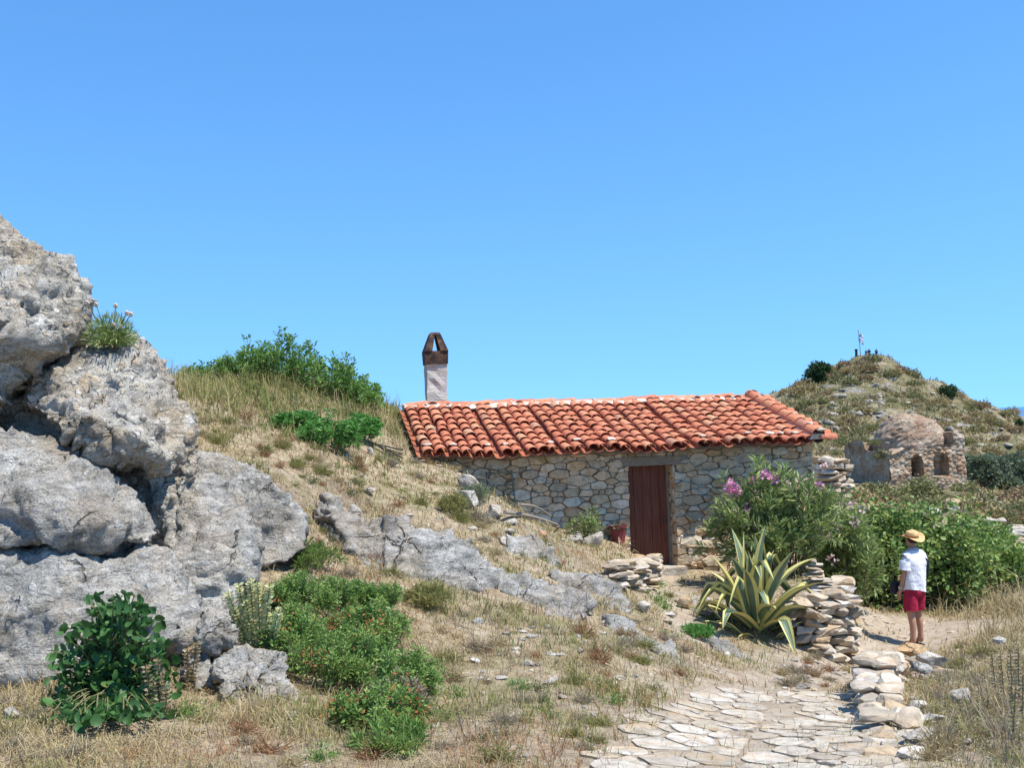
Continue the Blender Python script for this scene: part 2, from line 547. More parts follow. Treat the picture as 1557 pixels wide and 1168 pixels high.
M['olive_leaf'] = leaf_mat('olive_leaf', [(0, (.12, .155, .085)), (.5, (.20, .235, .135)), (1, (.30, .33, .21))], .6, .25, .7, .45)
M['dark_tree'] = leaf_mat('dark_evergreen_leaf', [(0, (0.026, 0.058, 0.021)), (.6, (0.046, 0.091, 0.029)), (1, (0.078, 0.137, 0.046))], .6, .2)
M['scrub_tan'] = leaf_mat('tan_scrub', [(0, (0.235, 0.188, 0.094)), (.5, (0.375, 0.296, 0.140)), (1, (0.516, 0.423, 0.219))], .85, .2, 1.5)
M['scrub_olive'] = leaf_mat('olive_scrub', [(0, (0.133, 0.144, 0.051)), (.5, (0.222, 0.220, 0.085)), (1, (0.337, 0.295, 0.135))], .85, .2, 1.5)
M['scrub_brown'] = leaf_mat('brown_scrub', [(0, (0.179, 0.121, 0.065)), (.5, (0.292, 0.211, 0.114)), (1, (0.421, 0.308, 0.162))], .85, .2, 1.5)
M['thistle'] = mat('thistle_head', [(0, (.40, .30, .22)), (1, (.60, .52, .44))], 20)
M['stem'] = mat('green_stem', [(0, (.12, .13, .05)), (1, (.22, .2, .09))], 10)
M['agave_green'] = mat('agave_green', [(0, (.075, .115, .07)), (.5, (.115, .165, .105)), (1, (.17, .22, .14))], 3, rough=.5, stretch=(1, 1, 1))
M['agave_yellow'] = mat('agave_yellow_margin', [(0, (.50, .44, .12)), (.6, (.62, .56, .20)), (1, (.68, .63, .32))], 4, rough=.5)

# ground materials
m, nt, b, out = new_mat('dry_earth_ground')
co = coords(nt, 'World')
n1 = noise_n(nt, co, .9, 8, .62)
n2 = noise_n(nt, co, 7, 8, .7)
n3 = noise_n(nt, co, 32, 6, .7)
c = ramp(nt, n2, [(.27, (.18, .135, .085)), (.42, (.31, .235, .15)), (.52, (.42, .33, .215)), (.62, (.50, .41, .275)), (.75, (.56, .48, .35))])
c = mix(nt, ramp(nt, n1, [(.50, (0, 0, 0)), (.66, (.7, .7, .7))]), c, (.22, .205, .085))
n4 = noise_n(nt, co, .55, 6, .65)
c = mix(nt, ramp(nt, n4, [(.52, (0, 0, 0)), (.66, (.6, .6, .6))]), c, (.19, .15, .115))
n5 = noise_n(nt, co, 1.9, 7, .7)
c = mix(nt, ramp(nt, n5, [(.55, (0, 0, 0)), (.66, (.5, .5, .5))]), c, (.36, .20, .10))
c = mix(nt, ramp(nt, n3, [(.38, (.55, .55, .55)), (.52, (0, 0, 0))]), c, (.13, .095, .065))
vv = voro(nt, co, 22)
peb = ramp(nt, vv.outputs['Distance'], [(.16, (1, 1, 1)), (.24, (0, 0, 0))])
pk = ramp(nt, vv.outputs['Color'], [(.6, (0, 0, 0)), (.62, (1, 1, 1))])
c = mix(nt, math_n(nt, 'MULTIPLY', peb, pk), c, (.50, .46, .40))
at_n = nt.nodes.new('ShaderNodeAttribute')
at_n.attribute_name = 'dirt'
dirt = ramp(nt, n2, [(.25, (.25, .19, .13)), (.45, (.38, .30, .215)), (.6, (.46, .385, .29)), (.78, (.54, .47, .37))])
dirt = mix(nt, math_n(nt, 'MULTIPLY', peb, .7), dirt, (.55, .51, .45))
df = math_n(nt, 'MULTIPLY_ADD', math_n(nt, 'SUBTRACT', n2, .5), 1.1, at_n.outputs['Fac'], clamp=True)
df = math_n(nt, 'MULTIPLY', df, math_n(nt, 'GREATER_THAN', at_n.outputs['Fac'], .02))
c = mix(nt, df, c, dirt)
nt.links.new(c, b.inputs['Base Color'])
b.inputs['Specular IOR Level'].default_value = .1
bump(nt, b, math_n(nt, 'ADD', n3, math_n(nt, 'MULTIPLY', peb, .6)), .9, .03)
M['ground'] = m

m, nt, b, out = new_mat('scrubby_hill')
co = coords(nt, 'World')
n1 = noise_n(nt, co, .16, 8, .65)
n2 = noise_n(nt, co, .8, 9, .72)
n3 = noise_n(nt, co, 3.0, 6, .7)
c = ramp(nt, n2, [(.32, (.13, .115, .055)), (.44, (.25, .205, .105)), (.54, (.35, .28, .165)), (.64, (.45, .39, .28)), (.76, (.53, .49, .41))])
c = mix(nt, ramp(nt, n1, [(.46, (0, 0, 0)), (.6, (.75, .75, .75))]), c, (.14, .14, .06))
rk = noise_n(nt, co, .45, 10, .75, .6)
c = mix(nt, ramp(nt, rk, [(.54, (0, 0, 0)), (.60, (1, 1, 1))]), c, ramp(nt, n3, [(.35, (.22, .20, .175)), (.6, (.44, .42, .38)), (.75, (.56, .54, .50))]))
nt.links.new(c, b.inputs['Base Color'])
b.inputs['Specular IOR Level'].default_value = .1
bump(nt, b, n3, 1.0, .4)
M['hill'] = m

m, nt, b, out = new_mat('sea_water')
co = coords(nt, 'World')
b.inputs['Base Color'].default_value = (.055, .19, .40, 1)  # pale blue: distance haze over the water is put into the base colour
b.inputs['Roughness'].default_value = .35
bump(nt, b, noise_n(nt, co, .12, 6, .6), .6, 1.5)
M['sea'] = m

# ------------------------------------------------------------------ house frame
HA = R(12.0)
HU = np.array([math.cos(HA), math.sin(HA), 0])      # along the front wall, to the right
HN = np.array([math.sin(HA), -math.cos(HA), 0])     # out of the front wall
DOOR0 = at(988, 864, 18.0)


def onplane(px, py, off=0.0):
    """pixel -> (s, z) on the plane parallel to the front wall, off metres in front of it"""
    d = ray(px, py)
    o = DOOR0 + HN * off
    t = ((o - CAMP) @ HN) / (d @ HN)
    p = CAMP + d * t
    return (p - DOOR0) @ HU, p[2]


def hp(s, off, z):
    p = DOOR0 + HU * s + HN * off
    return np.array([p[0], p[1], z])


OVER = 0.50
BACK = 2.2
e0 = onplane(641, 694, OVER)
e1 = onplane(1230, 669, OVER)
r0 = onplane(614, 614, -BACK)
r1 = onplane(1150, 600, -BACK)
SL = (e0[0] + r0[0]) / 2
SR = (e1[0] + r1[0]) / 2
print('HOUSE', e0, e1, r0, r1, SL, SR)

# ------------------------------------------------------------------ terrain
CT = [(-300, 1168, 5.2), (0, 1168, 5.2), (350, 1168, 5.2), (700, 1168, 5.2), (1150, 1168, 5.4), (1557, 1168, 5.1), (1850, 1168, 5.1),
      (0, 1060, 6.8), (200, 1080, 6.5), (450, 1085, 6.5), (0, 1010, 8.0), (300, 1000, 7.8), (420, 1030, 7.3), (-300, 1000, 8.2),
      (600, 1040, 7.3), (700, 1000, 8.3), (900, 1080, 6.9), (900, 1000, 8.8), (1030, 1020, 9.4), (1050, 1060, 8.4),
      (1180, 1060, 8.8), (1300, 1080, 8.2), (1200, 1000, 12.6), (1290, 1000, 13.9), (1100, 985, 12.2), (1000, 950, 12.0),
      (1080, 915, 15.0), (1000, 885, 16.6), (850, 930, 11.0), (850, 860, 13.2), (780, 850, 12.6),
      (700, 850, 12.0), (600, 750, 14.0), (760, 760, 15.5), (600, 850, 10.8), (500, 900, 9.4), (500, 780, 12.0),
      (500, 700, 14.0), (400, 640, 15.4), (480, 640, 16.2), (590, 665, 17.3), (300, 600, 15.5), (300, 690, 12.5), (400, 730, 11.6),
      (300, 588, 18.0), (430, 578, 19.5), (560, 615, 19.5), (600, 628, 20.0), (430, 610, 26), (600, 650, 26), (200, 640, 26), (0, 640, 28),
      (100, 560, 12.0), (0, 470, 12.5), (200, 570, 13.0), (0, 500, 18), (-300, 450, 12), (-300, 500, 20), (200, 590, 18), (-300, 800, 9.3), (0, 850, 9.2), (200, 850, 9.2),
      (800, 700, 25), (1100, 710, 26), (1150, 955, 13.9), (1120, 905, 15.4), (1200, 880, 16.6), (1260, 890, 16.0), (1240, 905, 15.0), (1262, 895, 17.2),
      (1395, 983, 15.6), (1330, 978, 14.9), (1310, 962, 15.6), (1330, 938, 17.0), (1300, 950, 15.9), (1480, 960, 16.2), (1480, 925, 18.4), (1557, 905, 18.8), (1850, 900, 18),
      (1450, 1050, 9.0), (1557, 1000, 12.0), (1557, 1060, 8.5), (1400, 1010, 13.2), (1850, 1000, 12),
      (1557, 872, 21), (1440, 905, 20), (1300, 915, 19), (1450, 795, 30), (1557, 845, 24), (1300, 745, 42), (1380, 750, 42), (1470, 748, 43), (1557, 765, 42), (1850, 780, 40),
      (1520, 752, 58), (1557, 742, 60), (1250, 760, 36), (1150, 770, 34), (1000, 740, 40),
      (1308, 547, 118), (1342, 545, 118), (1385, 572, 116), (1245, 578, 113), (1192, 596, 110), (1130, 645, 108), (1440, 597, 108), (1468, 616, 105), (1500, 648, 95), (1557, 662, 90), (1850, 660, 90),
      (1330, 600, 96), (1250, 640, 82), (1400, 640, 82), (1300, 672, 66), (1220, 685, 66), (1450, 680, 72), (1530, 678, 74), (1557, 690, 74), (1100, 690, 80),
      (1330, 625, 150), (1200, 650, 150), (1557, 690, 150), (1450, 660, 145), (1850, 700, 150), (900, 720, 90), (600, 730, 90), (200, 740, 90), (-300, 740, 90), (900, 700, 150), (300, 720, 150)]
pts = [at(*c) for c in CT]
for px, py, off in ((690, 712, .25), (640, 700, .3), (735, 745, .3), (790, 790, .35), (850, 806, .35), (900, 818, .35), (945, 826, .4), (1000, 866, .1), (1045, 868, .15), (1120, 872, .2), (1200, 865, .2)):
    s, z = onplane(px, py, off)
    pts.append(hp(s, off, z))
for th in (-1.35, -.95, .95, 1.35):
    for rr, z in ((4.8, .0), (9, -.2 if th > 0 else .4), (18, -1.2 if th > 0 else 1.6), (40, -2.5), (90, -6), (150, -12)):
        pts.append(np.array([rr * math.sin(th), rr * math.cos(th), z]))
for th in np.linspace(-1.35, 1.35, 9):
    pts.append(np.array([280 * math.sin(th), 280 * math.cos(th), -34.0]))
pts = np.array(pts)
KTH = 2.4


def tcoord(x, y):
    r = np.hypot(x, y)
    return np.stack([np.arctan2(x, y) * KTH, np.log(np.maximum(r, 1e-3))], -1), r


_c, _r = tcoord(pts[:, 0], pts[:, 1])
_v = (pts[:, 2] - EYE) / _r


def _phi(d2):
    return 0.5 * d2 * np.log(d2 + 1e-12)


_n = len(pts)
_A = np.zeros((_n + 3, _n + 3))
_A[:_n, :_n] = _phi(((_c[:, None] - _c[None]) ** 2).sum(-1)) + np.eye(_n) * 0.00025
_A[:_n, _n] = 1
_A[:_n, _n + 1:] = _c
_A[_n, :_n] = 1
_A[_n + 1:, :_n] = _c.T
_w = np.linalg.solve(_A, np.concatenate([_v, np.zeros(3)]))


def terr_raw(x, y):
    x = np.asarray(x, float)
    y = np.asarray(y, float)
    sh = x.shape
    x = x.ravel()
    y = y.ravel()
    q, r = tcoord(x, y)
    q2 = q.copy()
    rmin = 4.7
    q2[:, 1] = np.maximum(q[:, 1], math.log(rmin))
    out = np.empty(len(x))
    for a in range(0, len(x), 40000):
        Q = q2[a:a + 40000]
        d2 = ((Q[:, None] - _c[None]) ** 2).sum(-1)
        out[a:a + 40000] = _phi(d2) @ _w[:_n] + _w[_n] + Q @ _w[_n + 1:]
    z = EYE + out * np.maximum(r, rmin)
    k = np.clip(r / rmin, 0, 1)
    z = np.where(r < rmin, z * k * k * (3 - 2 * k), z)
    P = np.stack([x, y, np.zeros_like(x)], -1)
    z = z + fbm(P * .9, 3, 3) * .05 * np.clip(r / 10, .3, 1)
    far = np.clip((r - 50) / 30, 0, 1)
    rid = 1 - np.abs(fbm(P * .09, 4, 9))
    z = z + far * ((rid - .6) * 1.1 + fbm(P * .5, 4, 12) * .45)
    s = (x - DOOR0[0]) * HU[0] + (y - DOOR0[1]) * HU[1]
    o = (x - DOOR0[0]) * HN[0] + (y - DOOR0[1]) * HN[1]
    ins = (s > SL + .25) & (s < SR + .1) & (o < -.02) & (o > -4.6)
    z = np.where(ins, np.minimum(z, DOOR0[2] - .08), z)
    return z.reshape(sh)


th = np.concatenate([np.linspace(-1.35, -.62, 50)[:-1], np.linspace(-.62, .62, 400), np.linspace(.62, 1.35, 50)[1:]])
lr = np.concatenate([np.linspace(math.log(.4), math.log(4), 30)[:-1], np.linspace(math.log(4), math.log(130), 400), np.linspace(math.log(130), math.log(290), 30)[1:]])
TH, LR = np.meshgrid(th, lr)
X = np.exp(LR) * np.sin(TH)
Y = np.exp(LR) * np.cos(TH)
Z = terr_raw(X, Y)
_it, _il = np.arange(len(th)), np.arange(len(lr))


def terr(x, y):
    """height of the ground sheet itself"""
    x = np.asarray(x, float)
    y = np.asarray(y, float)
    a = np.interp(np.arctan2(x, y), th, _it)
    b_ = np.interp(np.log(np.maximum(np.hypot(x, y), .4)), lr, _il)
    i = np.clip(a.astype(int), 0, len(th) - 2)
    j = np.clip(b_.astype(int), 0, len(lr) - 2)
    fa, fb = a - i, b_ - j
    return (Z[j, i] * (1 - fa) + Z[j, i + 1] * fa) * (1 - fb) + (Z[j + 1, i] * (1 - fa) + Z[j + 1, i + 1] * fa) * fb


_ts = np.exp(np.linspace(math.log(3.2), math.log(240), 1600))


def hit(px, py):
    """where the ground is seen at a photo pixel"""
    d = ray(px, py)
    P = CAMP + d[None] * (_ts / d[1])[:, None]
    g_ = P[:, 2] - terr(P[:, 0], P[:, 1])
    if not (g_ < 0).any():
        return at(px, py, 900)
    i = int(np.argmax(g_ < 0))
    if i == 0:
        return P[0]
    f = g_[i - 1] / (g_[i - 1] - g_[i])
    return P[i - 1] + (P[i] - P[i - 1]) * f


def zat(x, y):
    return float(terr(x, y))


# dirt mask: polylines in the world (path beside the walker, trodden earth at the door, earth round the cobbles)
def seg_d(x, y, A, B):
    ab = B[:2] - A[:2]
    t = np.clip(((x - A[0]) * ab[0] + (y - A[1]) * ab[1]) / (ab @ ab), 0, 1)
    return np.hypot(x - A[0] - t * ab[0], y - A[1] - t * ab[1])


DIRT = []
for pl, w in (([(1180, 1050), (1260, 1015), (1330, 985), (1395, 975), (1480, 955)], .75),
              ([(1395, 960), (1340, 945), (1310, 935)], 1.0), ([(1400, 950), (1470, 950)], .8),
              ([(1010, 872), (1010, 905), (1040, 950), (1090, 990)], .40),
              ([(1150, 1168), (1170, 1110), (1180, 1060)], 1.0)):
    ps = [hit(*p) for p in pl]
    for A, B in zip(ps[:-1], ps[1:]):
        DIRT.append((A, B, w))


def dirt(x, y):
    v = np.zeros_like(np.asarray(x, float))
    for A, B, w in DIRT:
        v = np.maximum(v, np.clip(1.4 - seg_d(x, y, A, B) / w, 0, 1))
    return v


nr, nc = X.shape
idx = np.arange(nr * nc).reshape(nr, nc)
Fq = np.stack([idx[:-1, :-1], idx[:-1, 1:], idx[1:, 1:], idx[1:, :-1]], -1).reshape(-1, 4)
rq = np.exp(LR)[:-1, :-1].ravel()
nf = fbm(np.stack([X, Y, Z], -1)[:-1, :-1].reshape(-1, 3) * .12, 3, 41)
GV = np.stack([X, Y, Z], -1).reshape(-1, 3)
g = obj('ground', GV, Fq, [M['ground'], M['hill']], smooth=True, midx=(rq + nf * 6 > 33).astype(int), attr={'dirt': dirt(GV[:, 0], GV[:, 1])})
tag(g, kind='structure')
# sheet behind the camera, so the ground never ends in view
o = obj('ground', np.array([[-60, -60, -.25], [60, -60, -.25], [60, 1.2, -.25], [-60, 1.2, -.25]]), [(0, 1, 2, 3)], M['ground'])
tag(o, kind='structure')
s = 60000.
o = obj('sea', np.array([[-s, -s, -30.], [s, -s, -30.], [s, s, -30.], [-s, s, -30.]]), [(0, 1, 2, 3)], M['sea'])
tag(o, kind='structure')

def unit(a):
    return a / (np.linalg.norm(a, axis=-1, keepdims=True) + 1e-9)


# ------------------------------------------------------------------ rocks
def ico(sub):
    bm = bmesh.new()
    bmesh.ops.create_icosphere(bm, subdivisions=sub, radius=1)
    V = np.array([v.co[:] for v in bm.verts])
    Fc = [[v.index for v in f.verts] for f in bm.faces]
    bm.free()
    return V, Fc


ICO = {k: ico(k) for k in (1, 2, 3, 4)}


def chip_stone(size, seed, sub=3, planes=9, rough=.06):
    """an angular broken stone: a sphere cut by random planes, roughened"""
    rg = np.random.default_rng(seed)
    V, Fc = ICO[sub]
    V = V.copy()
    V = np.sign(V) * np.abs(V) ** .62
    for _ in range(planes + 5):
        n = rg.normal(size=3)
        n /= np.linalg.norm(n)
        d = rg.uniform(.5, .85)
        ov = np.maximum(V @ n - d, 0)
        V = V - ov[:, None] * n
    V = V + (fbm(V * 1.7 + seed, 3, seed)[:, None] * rough) * V
    return V * np.asarray(size), Fc


def hull_mesh(sets, voxel):
    bm = bmesh.new()
    for ps in sets:
        vs = [bm.verts.new(p) for p in ps]
        res = bmesh.ops.convex_hull(bm, input=vs, use_existing_faces=False)
        bmesh.ops.delete(bm, geom=[e for e in set(res['geom_interior'] + res['geom_unused']) if isinstance(e, bmesh.types.BMVert)], context='VERTS')
    me = bpy.data.meshes.new('tmp')
    bm.to_mesh(me)
    bm.free()
    o = bpy.data.objects.new('tmp', me)
    COL.objects.link(o)
    md = o.modifiers.new('r', 'REMESH')
    md.mode = 'VOXEL'
    md.voxel_size = voxel
    ms = o.modifiers.new('s', 'SMOOTH')
    ms.factor = .5
    ms.iterations = 3
    dg = bpy.context.evaluated_depsgraph_get()
    m2 = bpy.data.meshes.new_from_object(o.evaluated_get(dg))
    bpy.data.objects.remove(o)
    bpy.data.meshes.remove(me)
    return m2


def rock(name, label, sets, material, voxel=.035, amp=.10, freq=1.6, pebble=.02, pfreq=8., crack=.06, cat='rock', seed=1, group=None, strata=0.):
    me = hull_mesh(sets, voxel)
    n = len(me.vertices)
    V = np.empty(n * 3)
    me.vertices.foreach_get('co', V)
    V = V.reshape(-1, 3)
    Nn = np.empty(n * 3)
    me.vertex_normals.foreach_get('vector', Nn)
    Nn = Nn.reshape(-1, 3)
    q = V + np.stack([fbm(V * 2.2, 3, 71), fbm(V * 2.2, 3, 72), fbm(V * 2.2, 3, 73)], -1) * .13
    d = fbm(V * freq, 6, seed, .54) * amp * .6
    # broken blocks: every cell of the fracture pattern stands at its own depth and tilt
    for fq, am in ((freq * .7, amp * 1.2), (freq * 1.7, amp * .62), (freq * 4.4, amp * .22)):
        b1, b2, hs, tilt = worley_cell(q * np.array([1, 1, 1.35]) * fq, seed + int(fq * 10))
        ed = np.clip((b2 - b1) / .07, 0, 1)
        d = d + am * ((hs - .5) * 1.1 + tilt * .9) * ed - (1 - ed) * am * crack * 2.2
    if strata:
        t = q @ np.array([.35, .2, .92]) * 6.5
        d = d + (np.abs((t % 1) - .5) - .25) * strata + fbm(np.stack([q[:, 0] * 1.5, q[:, 1] * 1.5, t * 1.8], -1), 4, seed + 8, .6) * strata
    if pebble:
        b1, b2, hs, tilt = worley_cell(q * pfreq, seed)
        d = d + np.where(hs > .4, np.clip(.5 - b1, 0, .32) / .32, 0) * pebble
        d = d + fbm(q * 20, 3, seed + 6, .6) * pebble * .7
    V = V + Nn * d[:, None]
    me.vertices.foreach_set('co', V.ravel())
    c = np.array([V[:, 0].mean(), V[:, 1].mean(), V[:, 2].min()])
    me.vertices.foreach_set('co', (V - c).ravel())
    me.polygons.foreach_set('use_smooth', np.ones(len(me.polygons), bool))
    me.materials.clear()
    me.materials.append(material)
    me.name = name
    o = bpy.data.objects.new(name, me)
    COL.objects.link(o)
    o.location = c.tolist()
    return tag(o, label, cat, group)


def front_back(ps, back=1.3, shrink=.85, drop=0.):
    P = [at(*p) for p in ps]
    c = np.mean(P, 0)
    B = []
    for p in P:
        q = c + (p - c) * shrink
        dv = np.array([q[0], q[1], 0])
        dv /= np.linalg.norm(dv)
        B.append(q + dv * back - np.array([0, 0, drop]))
    return [p.tolist() for p in P + B]


rock('rock_block', 'top left block of pebbly conglomerate that juts highest against the sky', [
    front_back([(-330, 340, 9.9), (-20, 318, 9.2), (30, 352, 9.0), (75, 378, 8.95), (112, 394, 9.0), (128, 440, 8.95), (131, 500, 8.9), (95, 538, 8.75), (40, 565, 8.6), (-330, 600, 8.6), (-330, 400, 8.5), (50, 440, 8.45), (60, 520, 8.35), (0, 480, 8.25)], 1.5),
    front_back([(-330, 560, 8.6), (0, 540, 8.45), (38, 560, 8.55), (42, 590, 8.6), (18, 640, 8.55), (-20, 655, 8.5), (-330, 655, 8.5), (0, 600, 8.35)], 1.2)],
    M['conglo'], .028, .085, 1.7, .036, 8.5, .06, seed=3)
rock('rock_block', 'sloping conglomerate block under the jutting one, with a thistle tuft on its crest', [
    front_back([(32, 615, 8.6), (70, 555, 8.75), (130, 522, 9.0), (198, 506, 9.1), (238, 545, 9.2), (255, 592, 9.1), (288, 632, 9.0), (290, 690, 8.9), (284, 715, 8.8), (230, 712, 8.45), (150, 688, 8.2), (80, 648, 8.25), (170, 620, 8.25), (230, 650, 8.3), (150, 570, 8.6)], 1.6),
    front_back([(-330, 590, 8.95), (60, 600, 8.95), (200, 660, 8.95), (250, 720, 8.95), (270, 830, 8.75), (270, 900, 8.6), (150, 850, 8.5), (-330, 850, 8.4)], .8),
    front_back([(205, 690, 8.75), (285, 690, 8.9), (294, 735, 8.9), (286, 790, 8.75), (262, 832, 8.6), (244, 800, 8.75), (222, 745, 8.8)], 1.0)],
    M['conglo'], .028, .085, 1.8, .036, 8.5, .07, seed=5)
rock('rock_block', 'broad pale grey conglomerate block in the middle of the left outcrop', [
    front_back([(-330, 632, 8.4), (0, 642, 8.3), (60, 655, 8.3), (118, 680, 8.3), (170, 712, 8.3), (215, 770, 8.2), (246, 815, 8.1), (225, 836, 7.95), (150, 836, 7.75), (0, 836, 7.6), (-330, 836, 7.6), (60, 740, 7.75), (150, 790, 7.65), (0, 760, 7.7)], 1.5)],
    M['grey_rock'], .03, .085, 1.5, .020, 9., .09, seed=8)
rock('rock_block', 'lowest grey limestone block of the left outcrop, behind the round leaved plant', [
    front_back([(-330, 850, 7.6), (0, 845, 7.6), (100, 838, 7.65), (200, 845, 7.8), (255, 852, 7.9), (288, 890, 7.75), (310, 922, 7.65), (308, 965, 7.5), (280, 1005, 7.35), (200, 1030, 7.2), (100, 1035, 7.1), (0, 1040, 7.1), (-330, 1045, 7.1), (150, 920, 7.3), (40, 930, 7.25), (240, 950, 7.35)], 1.3)],
    M['grey_rock'], .03, .08, 1.5, .020, 9., .09, seed=11)
rock('rock_pillar', 'upright pale rock to the right of the overhanging outcrop, with rusty top', [
    front_back([(288, 742, 8.9), (318, 726, 8.9), (352, 728, 8.9), (376, 758, 8.9), (384, 820, 8.8), (384, 890, 8.5), (372, 925, 8.2), (330, 945, 8.0), (280, 935, 8.0), (258, 850, 8.3), (330, 800, 8.5)], 1.0)],
    M['grey_rock'], .03, .07, 1.7, .022, 9., .07, seed=14)
rock('rock_slope', 'rounded grey rock sloping down to the right behind the upright pale rock', [
    front_back([(296, 705, 10.0), (345, 696, 10.0), (392, 712, 10.0), (428, 746, 10.0), (466, 790, 10.0), (476, 830, 9.8), (440, 858, 9.6), (390, 875, 9.4), (340, 780, 9.7), (400, 790, 9.7)], 1.2)],
    M['grey_rock'], .035, .075, 1.6, .020, 9., .08, seed=17)
rock('boulder', 'small round dark grey boulder beside the pale flower spikes', [
    front_back([(302, 945, 7.3), (322, 930, 7.3), (345, 934, 7.3), (357, 958, 7.3), (350, 985, 7.2), (322, 995, 7.2), (303, 980, 7.2), (330, 962, 7.1)], .3)], M['grey_rock'], .02, .04, 4, .008, 14, .03, seed=20)
rock('boulder', 'low grey boulder below the pale flower spikes', [
    front_back([(328, 1005, 7.0), (352, 990, 7.05), (395, 998, 7.05), (440, 1008, 7.05), (446, 1030, 6.95), (420, 1042, 6.85), (370, 1035, 6.85), (335, 1030, 6.85)], .4),
    front_back([(338, 1035, 6.85), (400, 1035, 6.85), (452, 1045, 6.8), (455, 1078, 6.7), (400, 1085, 6.65), (345, 1075, 6.7)], .3)], M['grey_rock'], .022, .06, 3.2, .010, 14, .05, seed=22)
rock('boulder', 'grey stone wedged between the lowest outcrop block and the spiked plant', [
    front_back([(285, 1000, 7.2), (310, 985, 7.2), (330, 1010, 7.1), (328, 1050, 6.9), (295, 1055, 6.9), (278, 1030, 7.0)], .35)], M['grey_rock'], .022, .05, 3.5, .010, 14, .03, seed=25)


def slab(name, label, low, ridge, up, seed, voxel=.026, strata=.075, amp=.07, back=.16):
    """bedrock ledge breaking out of the slope: its foot along one line of pixels, its crest along another"""
    rg = np.random.default_rng(seed)
    n = len(low)
    A = [hit(*p) for p in low]
    Bq = []
    for p in ridge:
        q = hit(*p)
        Bq.append(q + np.array([0, 0, up * rg.uniform(.55, 1.2)]))
    S = []
    for i in range(n - 1):
        h = []
        for k, ext in ((i, -.22), (i + 1, .22)):
            a, c = A[k], Bq[k]
            e = (A[i + 1] - A[i]) * ext
            e2 = (Bq[i + 1] - Bq[i]) * ext
            dv = np.array([c[0], c[1], 0]) / np.hypot(c[0], c[1])
            g_ = c + dv * back
            h += [a + e, a + e - np.array([0, 0, .3]), c + e2, g_ + e2 * .5 + np.array([0, 0, zat(g_[0], g_[1]) - g_[2] - .04]), a * .45 + c * .55 + e + np.array([0, 0, up * .25 * rg.uniform(.4, 1.3)])]
        S.append([p.tolist() for p in h])
    return rock(name, label, S, M['slab'], voxel, amp, 2.0, .008, 13, .09, seed=seed, strata=strata)


slab('bedrock_slab', 'long grey bedrock hump crossing the middle of the dry slope', [(492, 806), (535, 846), (590, 878), (650, 890), (700, 896), (742, 898)], [(505, 796), (550, 812), (605, 834), (660, 848), (705, 862), (735, 878)], .24, 31, amp=.07, back=.3)
slab('bedrock_slab', 'ribbed blue grey bedrock strip right of the long hump', [(752, 892), (785, 912), (820, 928), (855, 938), (884, 944)], [(756, 878), (788, 888), (824, 902), (857, 915), (884, 931)], .12, 33)
slab('bedrock_slab', 'narrow bedrock strip just below the small terrace wall', [(842, 884), (870, 899), (908, 916), (946, 930)], [(848, 876), (878, 887), (913, 902), (944, 919)], .11, 35)
slab('bedrock_slab', 'rough grey bedrock outcrop above the ribbed strips', [(772, 842), (800, 852), (840, 864)], [(776, 828), (806, 836), (842, 854)], .14, 37)
slab('bedrock_slab', 'flat ribbed bedrock tongue reaching down towards the cobbles', [(928, 958), (958, 978), (1002, 996), (1048, 1010)], [(934, 948), (968, 964), (1008, 984), (1046, 1003)], .09, 39)
slab('bedrock_slab', 'small bedrock rib in bare earth below the door', [(1085, 990), (1110, 1000), (1142, 1006)], [(1090, 982), (1115, 990), (1138, 1000)], .06, 41)

# loose stones
def place_stone(name, label, px, py, wpx, hpx, material, seed, rz=None, sink=.22, flat=1.0, group=None, cat='stone', lift=0., sub=4):
    p = hit(px, py)
    k = kpx(p)
    sx, sz = wpx * k / 2, hpx * k / 2
    V, Fc = chip_stone((sx, sx * .75 * flat, sz), seed, sub)
    a = random.uniform(-.25, .25) if rz is None else rz
    c, s_ = math.cos(a), math.sin(a)
    V = V @ np.array([[c, s_, 0], [-s_, c, 0], [0, 0, 1]])
    V = V + p + np.array([0, sx * .4, sz * (1 - sink) + lift])
    o = obj(name, V, Fc, material, smooth=True)
    return tag(o, label, cat, group)


place_stone('limestone_block', 'large square whitish block at the left end of the house wall', 715, 748, 40, 30, M['pale_rock'], 50)
place_stone('limestone_block', 'pale block half buried below the square whitish block', 712, 775, 42, 32, M['pale_rock'], 51)
place_stone('limestone_block', 'pale stone right of the half buried block, near the metal frame', 752, 790, 34, 30, M['pale_rock'], 52)
place_stone('limestone_block', 'white pointed stone standing in front of the red flower pot', 903, 832, 36, 26, M['pale_rock'], 53)
place_stone('limestone_block', 'grey stone left of the white pointed stone', 880, 828, 22, 20, M['grey_rock'], 54)
place_stone('limestone_block', 'white oblong stone beside the earth steps to the door', 1070, 922, 34, 20, M['pale_rock'], 55)
place_stone('limestone_block', 'tan stone left of the white oblong stone', 1042, 926, 28, 22, M['orange_rock'], 56)
place_stone('limestone_block', 'flat grey stone under the white oblong stone', 1072, 938, 38, 12, M['grey_rock'], 57)
place_stone('limestone_block', 'pitted pale boulder left of the earth steps', 977, 932, 27, 24, M['pale_rock'], 58)
place_stone('step_stone', 'flat pale step stone, upper of two', 1018, 938, 22, 7, M['pale_rock'], 59, flat=1.6)
place_stone('step_stone', 'flat pale step stone, lower of two', 1015, 948, 24, 7, M['pale_rock'], 60, flat=1.6)
place_stone('limestone_block', 'pale block in dry grass above the long bedrock hump', 538, 783, 22, 18, M['pale_rock'], 61)
place_stone('limestone_block', 'long pale stone lying on the upper slope', 558, 752, 26, 14, M['pale_rock'], 62, rz=-.5)
place_stone('limestone_block', 'white stone beside the black boards on the hill', 563, 692, 13, 14, M['pale_rock'], 63)
